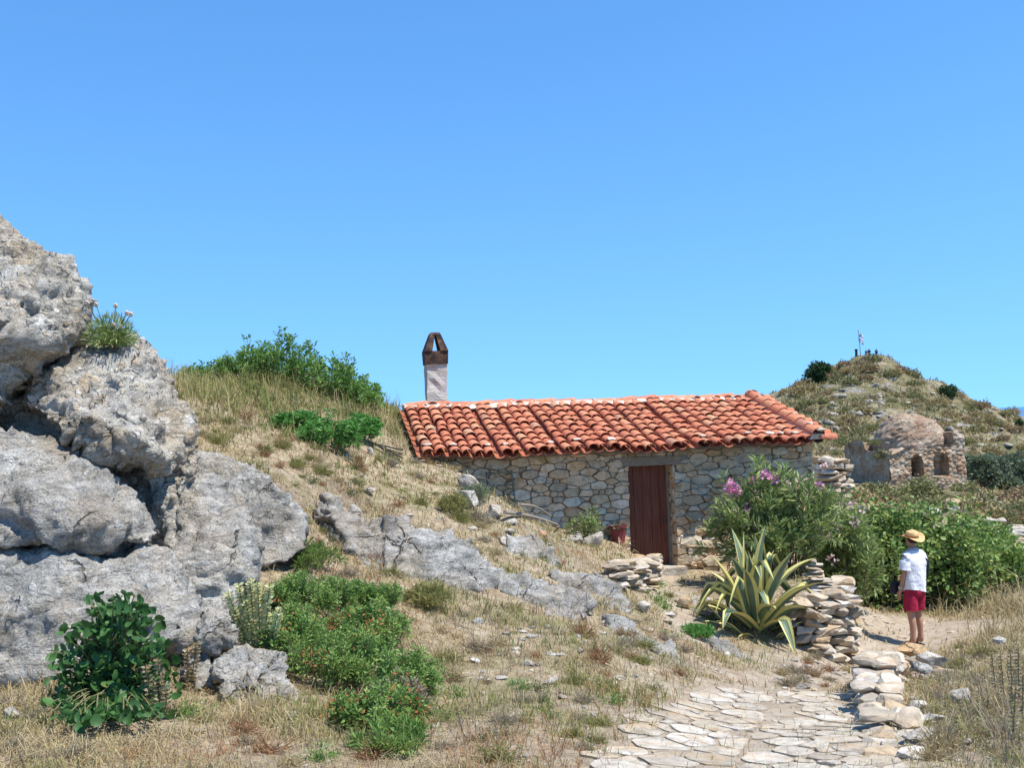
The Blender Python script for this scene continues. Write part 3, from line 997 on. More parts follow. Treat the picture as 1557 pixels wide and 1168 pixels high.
place_stone('limestone_block', 'single white stone on bare ground in front of the green bush', 446, 1096, 22, 16, M['pale_rock'], 64)
place_stone('limestone_block', 'pale grey stone at the right foot of the green bush', 657, 1062, 32, 20, M['pale_rock'], 65)
place_stone('limestone_block', 'grey stone showing between the two halves of the green bush', 585, 945, 30, 22, M['grey_rock'], 66)
place_stone('limestone_block', 'white stone lying in dry grass at the lower left edge', 14, 1098, 34, 22, M['pale_rock'], 67)
place_stone('limestone_block', 'pale flat stone at the foot of the round leaved plant', 300, 1117, 26, 10, M['pale_rock'], 68)
place_stone('limestone_block', 'small white stone in short grass left of the cobbles', 902, 1094, 11, 14, M['pale_rock'], 69)
place_stone('boulder', 'big pale grey boulder on the bank behind the broad leaved shrub', 1422, 792, 44, 26, M['pale_rock'], 70)

# stones along the low wall right of the cobbles
place_stone('capping_stone', 'orange flat slab just behind the walker\'s heels', 1390, 1006, 66, 24, M['orange_rock'], 71, lift=.05, flat=.8, sink=.1)
WST = [('pinkish flat stone at the left of the low wall top', 1358, 1028, 46, 22, 'pale_rock'), ('white topped block at the right of the low wall top', 1424, 1034, 52, 30, 'pale_rock'),
       ('white stone under the pinkish flat stone', 1366, 1046, 36, 20, 'pale_rock'), ('grey white stone in the middle of the low wall', 1405, 1046, 40, 20, 'grey_rock'),
       ('stone at the far right edge of the low wall', 1462, 1075, 40, 26, 'pale_rock'), ('flat white slab lying in the low wall', 1398, 1086, 38, 16, 'pale_rock'),
       ('thin pale slab low down in the low wall', 1418, 1104, 54, 12, 'pale_rock'), ('large white stone at the foot of the low wall', 1404, 1138, 56, 26, 'pale_rock'),
       ('narrow pale stone leaning at the wall\'s right foot', 1473, 1140, 22, 14, 'pale_rock'), ('pale flat stone half covered by grass near the right edge', 1526, 995, 24, 12, 'pale_rock')]
for i, (l, px, py, w, h, mt) in enumerate(WST):
    place_stone('wall_stone', l, px, py, w, h, M[mt], 80 + i, lift=.12 if py < 1050 else .02, group='loose stones of the low wall by the cobbles')

# scattered small stones: copies of six shapes
PR = []
for i in range(6):
    V, Fc = chip_stone((.5, .38, .3), 200 + i, 3)
    me = bpy.data.meshes.new('loose_stone')
    me.from_pydata(V.tolist(), [], Fc)
    me.polygons.foreach_set('use_smooth', np.ones(len(me.polygons), bool))
    me.materials.append(M['pale_rock'] if i != 3 else M['grey_rock'])
    PR.append(me)
PRF = []
for me in PR:
    m2 = me.copy()
    m2.materials.clear()
    m2.materials.append(M['far_rock'])
    PRF.append(m2)


def scatter_stone(p, size, label, group, name='loose_stone', stretch=1., mt=None):
    o = bpy.data.objects.new(name, random.choice(PR if mt is None else PRF))
    COL.objects.link(o)
    o.location = (p[0], p[1], p[2] + size * .1)
    o.rotation_euler = (random.uniform(-.3, .3), random.uniform(-.3, .3), random.uniform(0, 6.28))
    o.scale = (size * stretch, size * random.uniform(.8, 1.1), size * random.uniform(.6, 1))
    return tag(o, label, 'stone', group)


ZONES = [((520, 740, 700, 860), 26, 'small pale stone lying in the dry grass of the upper slope', 'stones on the upper slope', (.05, .15)),
         ((720, 1030, 945, 1045), 40, 'small pale stone in bare earth between the bedrock and the cobbles', 'stones below the bedrock', (.05, .14)),
         ((930, 1160, 860, 1010), 20, 'small pale stone on the trodden earth below the door', 'stones on the trodden earth', (.05, .16)),
         ((660, 900, 1040, 1160), 14, 'small pale stone in the short grass left of the cobbles', 'stones in the lower grass', (.03, .08)),
         ((1340, 1520, 1060, 1160), 30, 'small pale stone strewn in the weeds right of the cobbles', 'stones in the weeds', (.04, .13)),
         ((1150, 1330, 1005, 1050), 18, 'small stone on the earth bank under the terrace wall', 'stones under the terrace wall', (.05, .13)),
         ((760, 900, 795, 835), 22, 'rubble stone lying along the foot of the house wall', 'rubble at the house wall', (.08, .24)),
         ((1430, 1557, 1000, 1160), 10, 'small stone beside the dry weeds at the right edge', 'stones at the right edge', (.04, .1))]
for (x0, x1, y0, y1), n, lab, grp, (a, b_) in ZONES:
    for _ in range(n):
        p = hit(random.uniform(x0, x1), random.uniform(y0, y1))
        scatter_stone(p, random.uniform(a, b_) * random.uniform(.7, 1.3), lab, grp)
for _ in range(46):     # collapsed wall on the far bank
    t = random.random()
    p = hit(1450 + t * 100 + random.gauss(0, 14), 775 + t * 55 + random.gauss(0, 12))
    scatter_stone(p, random.uniform(.2, .6), 'pale stone of the collapsed field wall on the right bank', 'stones of the collapsed wall', stretch=1.3)
for _ in range(190):
    px, py = random.uniform(1195, 1557), random.uniform(560, 690)
    p = hit(px, py)
    if p[1] < 50 or p[1] > 124:
        continue
    scatter_stone(p - np.array([0, 0, .1]), random.uniform(.3, 1.0) ** 1.3 * 1.3, 'pale limestone rock on the far scrubby hill', 'rocks on the far hill', 'hill_rock', 1.25, M['far_rock'])

# ------------------------------------------------------------------ rubble masonry
def clip_half(poly, n, c):
    out = []
    L = len(poly)
    for i in range(L):
        a, b_ = poly[i], poly[(i + 1) % L]
        da, db = n[0] * a[0] + n[1] * a[1] - c, n[0] * b_[0] + n[1] * b_[1] - c
        if da <= 0:
            out.append(a)
        if (da < 0 < db) or (db < 0 < da):
            t = da / (da - db)
            out.append((a[0] + (b_[0] - a[0]) * t, a[1] + (b_[1] - a[1]) * t))
    return out


def cells(s0, s1, t0, t1, size, stretch=1.6, var=.55, seed=0, line=None, rows=0.):
    rg = random.Random(seed)
    a0, a1 = s0 / stretch, s1 / stretch
    P = []
    area = (a1 - a0) * (t1 - t0)
    tries = int(area / (size * size) * 30)
    for k in range(tries):
        frac = k / max(tries, 1)
        r_ = size * (1 + var * (1 - 2 * frac)) * rg.uniform(.75, 1.1)
        x, y = rg.uniform(a0, a1), rg.uniform(t0, t1)
        if rows and rg.random() < .75:
            y = round((y + .05 * math.sin(x * 3)) / rows) * rows + rg.gauss(0, rows * .12)
        ok = True
        for (u, v, w) in P:
            dd = (r_ + w) * .5
            if abs(u - x) < dd and abs(v - y) < dd and (u - x) ** 2 + (v - y) ** 2 < dd * dd:
                ok = False
                break
        if ok:
            P.append((x, y, r_))
    out = []
    for i, (x, y, w) in enumerate(P):
        poly = [(a0, t0), (a1, t0), (a1, t1), (a0, t1)]
        for j, (u, v, q) in enumerate(P):
            if i == j or abs(u - x) > size * 4 or abs(v - y) > size * 4:
                continue
            n = (2 * (u - x), 2 * (v - y))
            c = u * u + v * v - x * x - y * y - (q * q - w * w) * .22
            poly = clip_half(poly, n, c)
            if len(poly) < 3:
                break
        if line is not None and len(poly) >= 3:
            (lx, ly), (mx, my) = line
            nx, ny = -(my - ly), (mx - lx) 
            side = nx * (x * stretch - lx) + ny * (y - ly)
            sg = 1 if side < 0 else -1
            poly = clip_half(poly, (sg * nx * stretch, sg * ny), sg * (nx * lx + ny * ly))
        if len(poly) >= 3:
            out.append([(a * stretch, b_) for a, b_ in poly])
    return out


def stones(cl, mp, gap=.018, depth=(.02, .06), seed=0, back=.06, keep=None, rnd=.86, tilt=.12, cut=(.14, .26)):
    rg = random.Random(seed)
    mb = MB()
    for poly in cl:
        # drop near-duplicate corners, cut the corners
        P = np.array(poly)
        c = P.mean(0)
        rad = np.linalg.norm(P - c, axis=1).mean()
        if rad < gap * 1.6:
            continue
        if keep and not keep(*c):
            continue
        Q = []
        L = len(P)
        for i in range(L):
            a, b_ = P[i], P[(i + 1) % L]
            l = np.linalg.norm(b_ - a)
            if l < .02:
                Q.append((a + b_) / 2)
                continue
            k = rg.uniform(*cut)
            Q.append(a + (b_ - a) * k)
            if l > .14:
                Q.append((a + b_) / 2 + np.array([rg.gauss(0, .007), rg.gauss(0, .007)]))
            Q.append(b_ + (a - b_) * k)
        Q = np.array(Q)
        sc = max(.5, 1 - gap / rad)
        Q = c + (Q - c) * sc
        d = rg.uniform(*depth)
        gx, gy = rg.gauss(0, tilt), rg.gauss(0, tilt)
        n = len(Q)
        V = []
        for (x, y) in Q:
            V.append(mp(x, y, -back))
        for (x, y) in Q:
            V.append(mp(x, y, d * .55 + (gx * (x - c[0]) + gy * (y - c[1])) * .5))
        for (x, y) in Q:
            X2 = c + (np.array((x, y)) - c) * rnd
            V.append(mp(X2[0], X2[1], d + gx * (x - c[0]) + gy * (y - c[1]) + rg.gauss(0, .004)))
        V.append(mp(c[0], c[1], d * 1.1 + rg.gauss(0, .006)))
        Fc = []
        for r_ in (0, 1):
            for k in range(n):
                Fc.append((r_ * n + k, r_ * n + (k + 1) % n, (r_ + 1) * n + (k + 1) % n, (r_ + 1) * n + k))
        for k in range(n):
            Fc.append((2 * n + k, 2 * n + (k + 1) % n, 3 * n))
        mb.add(V, Fc)
    return mb


# ------------------------------------------------------------------ house
house = thing('stone_cottage', 'low rubble stone cottage with orange barrel tile roof and brown door', 'cottage', DOOR0 - np.array([0, 0, .1]))
dl, dtop = onplane(954, 710)
dr, _ = onplane(1023, 706)
_, dbot = onplane(988, 864)
wl = SL + .12
wr, _ = onplane(1252, 690)
wr = min(wr, SR + .15)
ztop = e0[1] * .5 + e1[1] * .5 + .02
lint0, lint_b = onplane(926, 708)
lint1, lint_t = onplane(1044, 692)
zb = dbot - .5
mp_front = lambda s_, t_, d_: hp(s_, d_, t_)
wall = MB()
for (a, b_, c, d_, sd) in ((wl, dl, zb + .3, ztop, 1), (dr, wr, zb, ztop, 2)):
    mb = stones(cells(a, b_, c, d_, .102, 2.0, .8, sd, rows=.115), mp_front, .007, (.004, .07), sd, rnd=.945, cut=(.02, .13), tilt=.16)
    wall.V += mb.V
    wall.F += [[i + wall.n for i in f] for f in mb.F]
    wall.n += mb.n
    wall.mi += mb.mi
mb = stones(cells(dl, dr, lint_t, ztop, .09, 2.2, .5, 9), mp_front, .008, (.015, .04), 9, rnd=.92, cut=(.05, .15))
wall.add(np.concatenate(mb.V), mb.F)
# right reveal of the doorway
mb = stones(cells(-.32, 0.0, zb, dtop, .16, 1.3, .4, 12), lambda s_, t_, d_: hp(dr - d_ * .6, s_, t_), .014, (.01, .03), 12)
wall.add(np.concatenate(mb.V), mb.F)
wall.build('wall', M['wall_stone'], house)
ROT = np.array([HU, HN, [0, 0, 1]]).T


def hbox(mb, s0, s1, o0, o1, z0, z1, mi=0):
    c = DOOR0 + HU * (s0 + s1) / 2 + HN * (o0 + o1) / 2
    c[2] = (z0 + z1) / 2
    mb.box(c, (s1 - s0, o1 - o0, z1 - z0), ROT, mi)


core = MB()
hbox(core, wl, dl - .004, -.45, -.01, zb - .2, ztop - .05)
hbox(core, dr + .02, wr, -.45, -.012, zb - .2, ztop - .05)
hbox(core, dl - .004, dr + .02, -.45, -.014, lint_t + .003, ztop - .055)
hbox(core, wl, wl + .45, -4.3, -.45, zb - .2, ztop - .05)
hbox(core, wr - .45, wr, -4.3, -.45, zb - .2, ztop - .05)
hbox(core, wl + .45, wr - .45, -4.3, -3.9, zb - .2, ztop - .06)
core.build('wall_core', M['mortar'], house)
lt = MB()
hbox(lt, lint0, lint1, -.3, .05, dtop + .005, lint_t)
lt.build('lintel', M['wood_grey'], house)
# door: planks with narrow grooves
dm = MB()
nb = 5
for i in range(nb):
    a = dl + .02 + (dr - dl - .04) * i / nb
    hbox(dm, a + .004, a + (dr - dl - .04) / nb - .004, -.30, -.265 + (.003 if i % 2 else 0), dbot + .01, dtop - .01)
hbox(dm, dl + .015, dr - .015, -.33, -.30, dbot, dtop)
door = dm.build('door', M['door'], house)
hm = MB()
s_, z_ = dr - .12, (dbot + dtop) / 2 - .05
hm.tube([hp(s_, -.26, z_), hp(s_, -.21, z_), hp(s_, -.21, z_ - .1), hp(s_, -.26, z_ - .1)], .012, 6)
hm.build('handle', M['rust'], door)
fm = MB()
hbox(fm, dl, dl + .035, -.28, -.2, dbot, dtop + .004)
hbox(fm, dr - .055, dr - .02, -.28, -.2, dbot, dtop + .004)
fm.build('door_frame', M['wood_grey'], house)
sm = MB()
hbox(sm, dl - .05, dr + .1, -.3, .22, dbot - .16, dbot + .005)
sm.build('threshold', M['pale_rock'], house)

# roof
E0, E1 = hp(SL, OVER, e0[1] - .03), hp(SR, OVER, e1[1] - .03)
R0, R1 = hp(SL, -BACK, r0[1] - .10), hp(SR, -BACK, r1[1] - .10)


def RQ(a, b_):
    sag = -.035 * math.sin(PI * a) * (1 - b_) - .02 * math.sin(PI * b_)
    wav = .018 * math.sin(a * 17 + 1.3) * (1 - b_ * .5) + .012 * math.sin(a * 31 + b_ * 5)
    return (E0 * (1 - a) + E1 * a) * (1 - b_) + (R0 * (1 - a) + R1 * a) * b_ + np.array([0, 0, sag + wav])


slope_len = np.linalg.norm(R0 - E0)
ru = (E1 - E0) / np.linalg.norm(E1 - E0)
rv = (R0 - E0) / slope_len
rn = np.cross(ru, rv)
rn /= np.linalg.norm(rn)
print('ROOF', slope_len, np.linalg.norm(E1 - E0))
NCOL = int(round(np.linalg.norm(E1 - E0) / .212))
EXPO = .305
NROW = int(slope_len / EXPO) + 1


def barrel(mb, A, B, side, up, rl, ru_, thick=.014, seg=8, hgt=.8, concave=False):
    """half-round tile: lower end at A, upper end at B"""
    V = []
    sg = -1 if concave else 1
    for P, r_, k in ((A, rl, 1), (B, ru_, 1), (A, rl - thick, 1)):
        for i in range(seg + 1):
            w = PI * i / seg
            V.append(P + side * (r_ * math.cos(w)) + up * (sg * r_ * math.sin(w) * hgt))
    n = seg + 1
    Fc = []
    for i in range(seg):
        Fc.append((i, i + 1, n + i + 1, n + i))
        Fc.append((i, 2 * n + i, 2 * n + i + 1, i + 1))
    mb.add(V, Fc)


tiles, pans, limes = MB(), MB(), MB()
for i in range(NCOL):
    ac = (i + .5) / NCOL
    coljit = random.gauss(0, .003)
    lo = random.uniform(-.04, .03)
    for j in range(NROW):
        l0 = j * EXPO + lo * (1 if j else .8) + random.gauss(0, .014)
        l1 = min(l0 + .40, slope_len + .02)
        if l1 - l0 < .12:
            continue
        a_ = ac + coljit + random.gauss(0, .0012)
        A = RQ(a_, l0 / slope_len) + rn * (.058 + random.uniform(0, .012))
        B = RQ(a_ + random.gauss(0, .0014), l1 / slope_len) + rn * .022
        tw = random.gauss(0, .07)
        side = ru * math.cos(tw) + rn * math.sin(tw)
        up = rn * math.cos(tw) - ru * math.sin(tw)
        k = random.uniform(.93, 1.07)
        barrel(tiles, A, B, side, up, .098 * k, .082 * k)
        if j == 1 and random.random() < .45:
            V, Fc = ICO[2]
            q = RQ(a_ + random.gauss(0, .002), (l0 - .015) / slope_len) + rn * (.128)
            sc = np.array([random.uniform(.05, .08), random.uniform(.03, .075), random.uniform(.012, .024)])
            Vn = V * sc * (1 + .25 * vnoise(V * 2 + i)[:, None])
            tiles.add(q + Vn @ np.array([ru, rv, rn]), Fc, 1)
for i in range(NCOL + 1):
    ac = i / NCOL
    for j in range(NROW):
        l0 = j * EXPO - .035 + random.gauss(0, .012)
        l1 = min(l0 + .40, slope_len)
        if l1 - l0 < .12:
            continue
        A = RQ(ac, l0 / slope_len) + rn * .052
        B = RQ(ac, l1 / slope_len) + rn * .03
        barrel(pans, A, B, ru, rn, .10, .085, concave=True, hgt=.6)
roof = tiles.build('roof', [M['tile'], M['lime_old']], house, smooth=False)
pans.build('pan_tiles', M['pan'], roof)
# lime bedding under the eave tiles and along the ridge
for i in range(26):
    a = (i + .5) / 26
deck = MB()
nd = 24
for side in (0, 1):
    for off in (0,):
        V, Fc = [], []
        for i in range(nd + 1):
            a = i / nd
            if side == 0:
                p, q = RQ(a, .0) + rv * .22, RQ(a, 1)
            else:
                q = RQ(a, 1)
                p = RQ(a, 0) - HN * (2 * (BACK + OVER) - .05)
            V += [p - rn * .05 if side == 0 else p - np.array([0, 0, .05]), q - np.array([0, 0, .05])]
            V += [p - np.array([0, 0, .11]), q - np.array([0, 0, .12])]
        for i in range(nd):
            b0, b1 = i * 4, i * 4 + 4
            Fc += [(b0, b1, b1 + 1, b0 + 1), (b0 + 2, b0 + 3, b1 + 3, b1 + 2), (b0, b0 + 2, b1 + 2, b1)]
        Fc += [(0, 1, 3, 2), (nd * 4, nd * 4 + 2, nd * 4 + 3, nd * 4 + 1)]
        deck.add(V, Fc, side)
deck.build('roof_deck', [M['wood_grey'], M['pan']], house)
cap = MB()
bed = MB()
nrid = 17
for i in range(nrid):
    a0, a1 = i / nrid, (i + 1.12) / nrid
    A, B = RQ(a1 if a1 < 1 else 1.0, 1), RQ(a0, 1)
    j = random.gauss(0, .012)
    up = np.array([0, 0, 1.])
    barrel(cap, A + up * (.05 + j), B + up * (.03 + j * .5), -HN, up, .115, .10, hgt=.75)
    V, Fc = ICO[2]
    Vn = V * np.array([.05, .13, .05]) * (1 + .3 * vnoise(V * 2 + i)[:, None])
    bed.add(RQ(a0, 1) + up * .06 + HN * .05 + Vn * .8 @ np.array([HU, HN, up]), Fc)
# continuous white bedding under the ridge caps
rg_ = []
for i in range(70):
    a = i / 69
    p = RQ(a, 1)
    w = .19 + .045 * vnoise(np.array([[a * 40, 0, 3]]))[0] + .05 * vnoise(np.array([[a * 11, 4, 3]]))[0]
    rg_.append([p + HN * (w) - np.array([0, 0, w * .36 - .075]), p + HN * .09 + np.array([0, 0, .075]), p - HN * .09 + np.array([0, 0, .075]), p - HN * w - np.array([0, 0, .03]), p - np.array([0, 0, .1])])
bed.loft(rg_)
cap.build('ridge_tiles', M['tile'], roof)
bed.build('ridge_mortar', M['lime'], roof)
# verge at the right end: cap line down the slope and a strip of tiles laid sideways
ver = MB()
for j in range(9):
    l0, l1 = j * slope_len / 8.4, (j + 1.25) * slope_len / 8.4
    A, B = RQ(1, min(l0, slope_len) / slope_len), RQ(1, min(l1, slope_len) / slope_len)
    if l0 >= slope_len - .1:
        continue
    barrel(ver, A + rn * .135, B + rn * .115, ru, rn, .13, .115, hgt=1.0)
sd = HU + np.array([0, 0, -.03])
sd /= np.linalg.norm(sd)
sup = np.cross(sd, rv)
sup = -sup if sup[2] < 0 else sup
for j in range(12):
    l0 = (j + .25) * slope_len / 11.6
    P = RQ(1, l0 / slope_len) + rn * .04
    for (d0, d1) in ((.37, .02),):
        dj = random.gauss(0, .02)
        barrel(ver, P + sd * (d0 + dj) + sup * .02, P + sd * d1 + sup * .035, rv, sup, .10, .088)
        barrel(ver, P + rv * slope_len / 23.2 + sd * (d0 - .02), P + rv * slope_len / 23.2 + sd * d1, rv, sup, .09, .085, concave=True, hgt=.5)
vm = ver
vm.loft([[RQ(1, t) + ru * x + rn * z for x, z in ((-.15, .05), (-.11, .145), (.11, .145), (.15, .05))] for t in np.linspace(0.0, 1, 14)], mi=1)
for j in range(9):
    V, Fc = ICO[2]
    q = RQ(1, min(1, (j + random.uniform(-.1, .2)) / 8.4)) + rn * .235 + ru * random.uniform(-.05, .05)
    k = (1.1 if j < 2 else .6)
    vm.add(q + V * np.array([.07, .06, .03]) * k * (1 + .3 * vnoise(V * 2 + j)[:, None]), Fc, 1)
ver.build('verge_tiles', [M['tile'], M['lime_old']], roof)
# gable wall top at the right end
gm = MB()
for o0 in range(12):
    f0 = o0 / 12
    oo = OVER * .0 - f0 * (BACK * 2)
    hgt = ztop + (min(R1[2], R0[2]) - ztop - .12) * (1 - abs(f0 - .5) * 2)
    if hgt > ztop - .05:
        hbox(gm, wr - .45, wr - .003, oo - BACK * 2 / 12, oo, ztop - .06, hgt)
        hbox(gm, wl + .003, wl + .45, oo - BACK * 2 / 12, oo, ztop - .06, hgt)
gm.build('gable', M['mortar'], house)

# chimney: plastered shaft and a tent of sooty tiles
csl, _ = onplane(649, 600, -BACK - .25)
csr, _ = onplane(682, 600, -BACK - .25)
_, cz0 = onplane(665, 612, -BACK - .25)
_, cz1 = onplane(663, 553, -BACK - .25)
_, cz2 = onplane(663, 505, -BACK - .25)
cc = (csl + csr) / 2
chw = (csr - csl) / 2 * .93
cd = -BACK - .25
sh = MB()
rings_ = []
for k in range(10):
    z = cz0 - .5 + (cz1 - cz0 + .5) * k / 9
    rr = []
    for (a, b_) in ((-1, 0), (-.33, 0), (.33, 0), (1, 0), (1, -.5), (1, -1), (.33, -1), (-.33, -1), (-1, -1), (-1, -.5)):
        j = random.gauss(0, .008)
        rr.append(hp(cc + a * (chw + j), cd + b_ * (chw * 1.9) + j, z))
    rings_.append(rr[::-1])
sh.loft(rings_)
chim = sh.build('chimney', M['plaster'], house)
cm = MB()
zc = cz1
hc = cz2 - cz1
w0, w1 = chw * 1.12, chw * .52
dep = chw * 2.1


def cpt(s_, o_, z):
    return hp(cc + s_, cd + .03 - o_, z)


# sill box, four leaning slabs (front and back have the triangular vent), cap
zs = zc + hc * .40
rings_ = [[cpt(-w0, 0, zc - .01), cpt(w0, 0, zc - .01), cpt(w0, dep, zc - .01), cpt(-w0, dep, zc - .01)],
          [cpt(-w0 * 1.05, -.01, zs), cpt(w0 * 1.05, -.01, zs), cpt(w0 * 1.05, dep + .01, zs), cpt(-w0 * 1.05, dep + .01, zs)]]
cm.loft(rings_)
for sx in (-1, 1):      # leaning side tiles, thick
    th_ = .11
    A = [cpt(sx * w0 * 1.05, -.03, zs), cpt(sx * w0 * 1.05, dep + .03, zs), cpt(sx * w1, dep * .86, cz2 - .03), cpt(sx * w1, dep * .14, cz2 - .03)]
    Bq = [cpt(sx * w0 * .36, -.03, zs), cpt(sx * w0 * .36, dep + .03, zs), cpt(sx * .012, dep * .86, cz2 - .06), cpt(sx * .012, dep * .14, cz2 - .06)]
    cm.loft([A, Bq] if sx < 0 else [Bq, A])
cm.loft([[cpt(-w1 * 1.05, dep * .12, cz2 - .05), cpt(w1 * 1.05, dep * .12, cz2 - .05), cpt(w1 * 1.05, dep * .88, cz2 - .05), cpt(-w1 * 1.05, dep * .88, cz2 - .05)],
         [cpt(-w1 * .8, dep * .2, cz2), cpt(w1 * .8, dep * .2, cz2), cpt(w1 * .8, dep * .8, cz2), cpt(-w1 * .8, dep * .8, cz2)]])
cmo = cm.build('chimney_cap', M['soot'], chim)

# ------------------------------------------------------------------ things around the house
# flower pot
def lathe(prof, n=20):
    return [ring(0, 0, z, r_, r_, n) for r_, z in prof]


s_, z_ = onplane(941, 825, .27)
pp = hp(s_, .27, z_)
pp[2] = max(pp[2], zat(pp[0], pp[1])) - .01
pk_ = kpx(pp)
pot = thing('flower_pot', 'dull red plastic flower pot beside the cottage door', 'flower pot', pp)
pm = MB()
hgt = 27 * pk_
rt = 13 * pk_
pm.loft(lathe([(rt * .68, 0), (rt * .82, hgt * .5), (rt * .95, hgt * .86), (rt * 1.06, hgt * .86), (rt * 1.1, hgt), (rt * .98, hgt), (rt * .9, hgt * .88), (.01, hgt * .88)]))
pm.build('pot', M['pot'], pot, world=False, smooth=False)


def leaves(P, D, L, Wd, fold=.25, curl=.0, shape='lance'):
    """arrays of folded leaves; P base, D direction"""
    P = np.asarray(P, float)
    n = len(P)
    D = D / (np.linalg.norm(D, axis=1, keepdims=True) + 1e-9)
    rnd = rng.normal(size=(n, 3))
    S = np.cross(D, rnd)
    S /= np.linalg.norm(S, axis=1, keepdims=True) + 1e-9
    Nn = np.cross(S, D)
    flip = np.sign(Nn[:, 2:3] + 1e-6)
    Nn = Nn * flip
    L = np.broadcast_to(np.asarray(L, float), (n,))[:, None]
    Wd = np.broadcast_to(np.asarray(Wd, float), (n,))[:, None]
    dr_ = np.array([0, 0, -1.]) * curl
    if shape == 'lance':
        mid = P + D * L * .42 + dr_ * L * .1
        V = np.stack([P, mid - S * Wd / 2 + Nn * Wd * fold, P + D * L + dr_ * L * .45, mid + S * Wd / 2 + Nn * Wd * fold, ], 1)
        Fc = np.array([[0, 2, 1], [0, 3, 2]])
        k = 4
    else:   # round, slightly lobed
        ang = np.array([-2.5, -1.7, -.95, -.35, .35, .95, 1.7, 2.5])
        rad = np.array([.92, 1.05, .9, 1.0, 1.0, .9, 1.05, .92])
        C = P + D * L * .5
        VV = [C - Nn * Wd * fold * .4]
        for a, r_ in zip(ang, rad):
            VV.append(C + D * (L * .5 * r_ * math.cos(a)) + S * (Wd * .5 * r_ * math.sin(a)) + dr_ * L * .12 * (1 + math.cos(a)))
        V = np.stack(VV, 1)
        Fc = np.array([[0, i, i + 1] for i in range(1, 8)] + [[0, 8, 1]])
        k = 9
    V = V.reshape(-1, 3)
    Fa = (Fc[None] + (np.arange(n) * k)[:, None, None]).reshape(-1, 3)
    return V, Fa


def unit(a):
    return a / (np.linalg.norm(a, axis=-1, keepdims=True) + 1e-9)


def stem_set(base, spread, height, nst, rg, lean=.6, wob=.1, r0_=.0):
    """curved stems from near the base to an uneven dome"""
    out = []
    for k in range(nst):
        a = rg.uniform(0, 2 * PI)
        q = math.sqrt(rg.uniform(0.02, 1))
        hz = height * (1 - .45 * q * q) * (rg.uniform(.62, 1.02) if rg.uniform() < .88 else rg.uniform(1.0, 1.2))
        tip = np.array([spread[0] * q * math.cos(a), spread[1] * q * math.sin(a), hz])
        st = np.array([spread[0] * q * math.cos(a) * r0_, spread[1] * q * math.sin(a) * r0_, 0]) + rg.normal(size=3) * np.array([.03, .03, 0])
        md = (st + tip) / 2 + np.array([tip[0] * .1, tip[1] * .1, hz * .12]) + rg.normal(size=3) * wob * height * .4
        t = np.linspace(0, 1, 9)[:, None]
        out.append(base + st * (1 - t) ** 2 + 2 * md * t * (1 - t) + tip * t ** 2)
    return out


def shrub(name, label, cat, base, spread, height, nst, per, L, Wd, leafm, stemm=None, seed=0, t0=.3, jit=.06, up=.5, srad=.008, shape='lance', r0_=.35, twig=0, group=None, curl=.1, wob=.1, tpow=.75):
    rg = np.random.default_rng(seed)
    root = thing(name, label, cat, base, 0, group)
    ST = stem_set(np.array(base), spread, height, nst, rg, wob=wob, r0_=r0_)
    P, D = [], []
    sm_ = MB()
    for st in ST:
        sm_.tube(st, np.linspace(srad, srad * .35, len(st)), 5, cap=False)
        lines = [(st, per)]
        for _ in range(twig):
            i0 = rg.integers(3, 7)
            dirv = unit(rg.normal(size=3) + np.array([0, 0, .5]) + (st[-1] - st[0]) * .6)
            ln = height * rg.uniform(.15, .32)
            t = np.linspace(0, 1, 5)[:, None]
            tw = st[i0] + dirv * ln * t + np.array([0, 0, 1]) * (t ** 2) * ln * .15
            sm_.tube(tw, np.linspace(srad * .5, srad * .25, 5), 4, cap=False)
            lines.append((tw, max(4, per // 2)))
        for ln_, m_ in lines:
            t = (t0 if ln_ is st else .1) + (1 - (t0 if ln_ is st else .1)) * rg.uniform(0, 1, m_) ** tpow
            fi = t * (len(ln_) - 1)
            i = np.clip(fi.astype(int), 0, len(ln_) - 2)
            f = (fi - i)[:, None]
            p = ln_[i] * (1 - f) + ln_[i + 1] * f
            tan = unit(ln_[i + 1] - ln_[i])
            r_ = unit(np.cross(tan, rg.normal(size=(m_, 3))))
            P.append(p + r_ * rg.uniform(0, jit, (m_, 1)))
            D.append(tan * up + r_ + np.array([0, 0, .1]))
    P = np.concatenate(P)
    D = np.concatenate(D)
    keep_ = P[:, 2] > terr(P[:, 0], P[:, 1]) - .02
    P, D = P[keep_], D[keep_]
    n = len(P)
    ls_ = rg.uniform(.45, 1.35, n)
    V, Fa = leaves(P, D, L * ls_, Wd * (.35 + .65 * ls_) * rg.uniform(.8, 1.2, n), curl=curl, shape=shape)
    obj('foliage', V, Fa, leafm, root)
    if stemm is not None:
        sm_.build('stems', stemm, root)
    return root, ST


rngp = np.random.default_rng(5)
q = pp + np.array([0, 0, hgt * .85])
P = np.repeat(q[None], 60, 0) + rngp.normal(size=(60, 3)) * np.array([.09, .09, .02])
V, Fa = leaves(P, rngp.normal(size=(60, 3)) + np.array([0, 0, .6]), .11, .035, curl=.3)
obj('plant', V, Fa, M['olive_leaf'], pot)

shrub('wall_shrub', 'thin low shrub against the house wall left of the flower pot', 'shrub', hit(893, 822), (.38, .25), .5, 26, 26, .055, .018, M['oleander'], M['bark'], 71, jit=.05, twig=2)

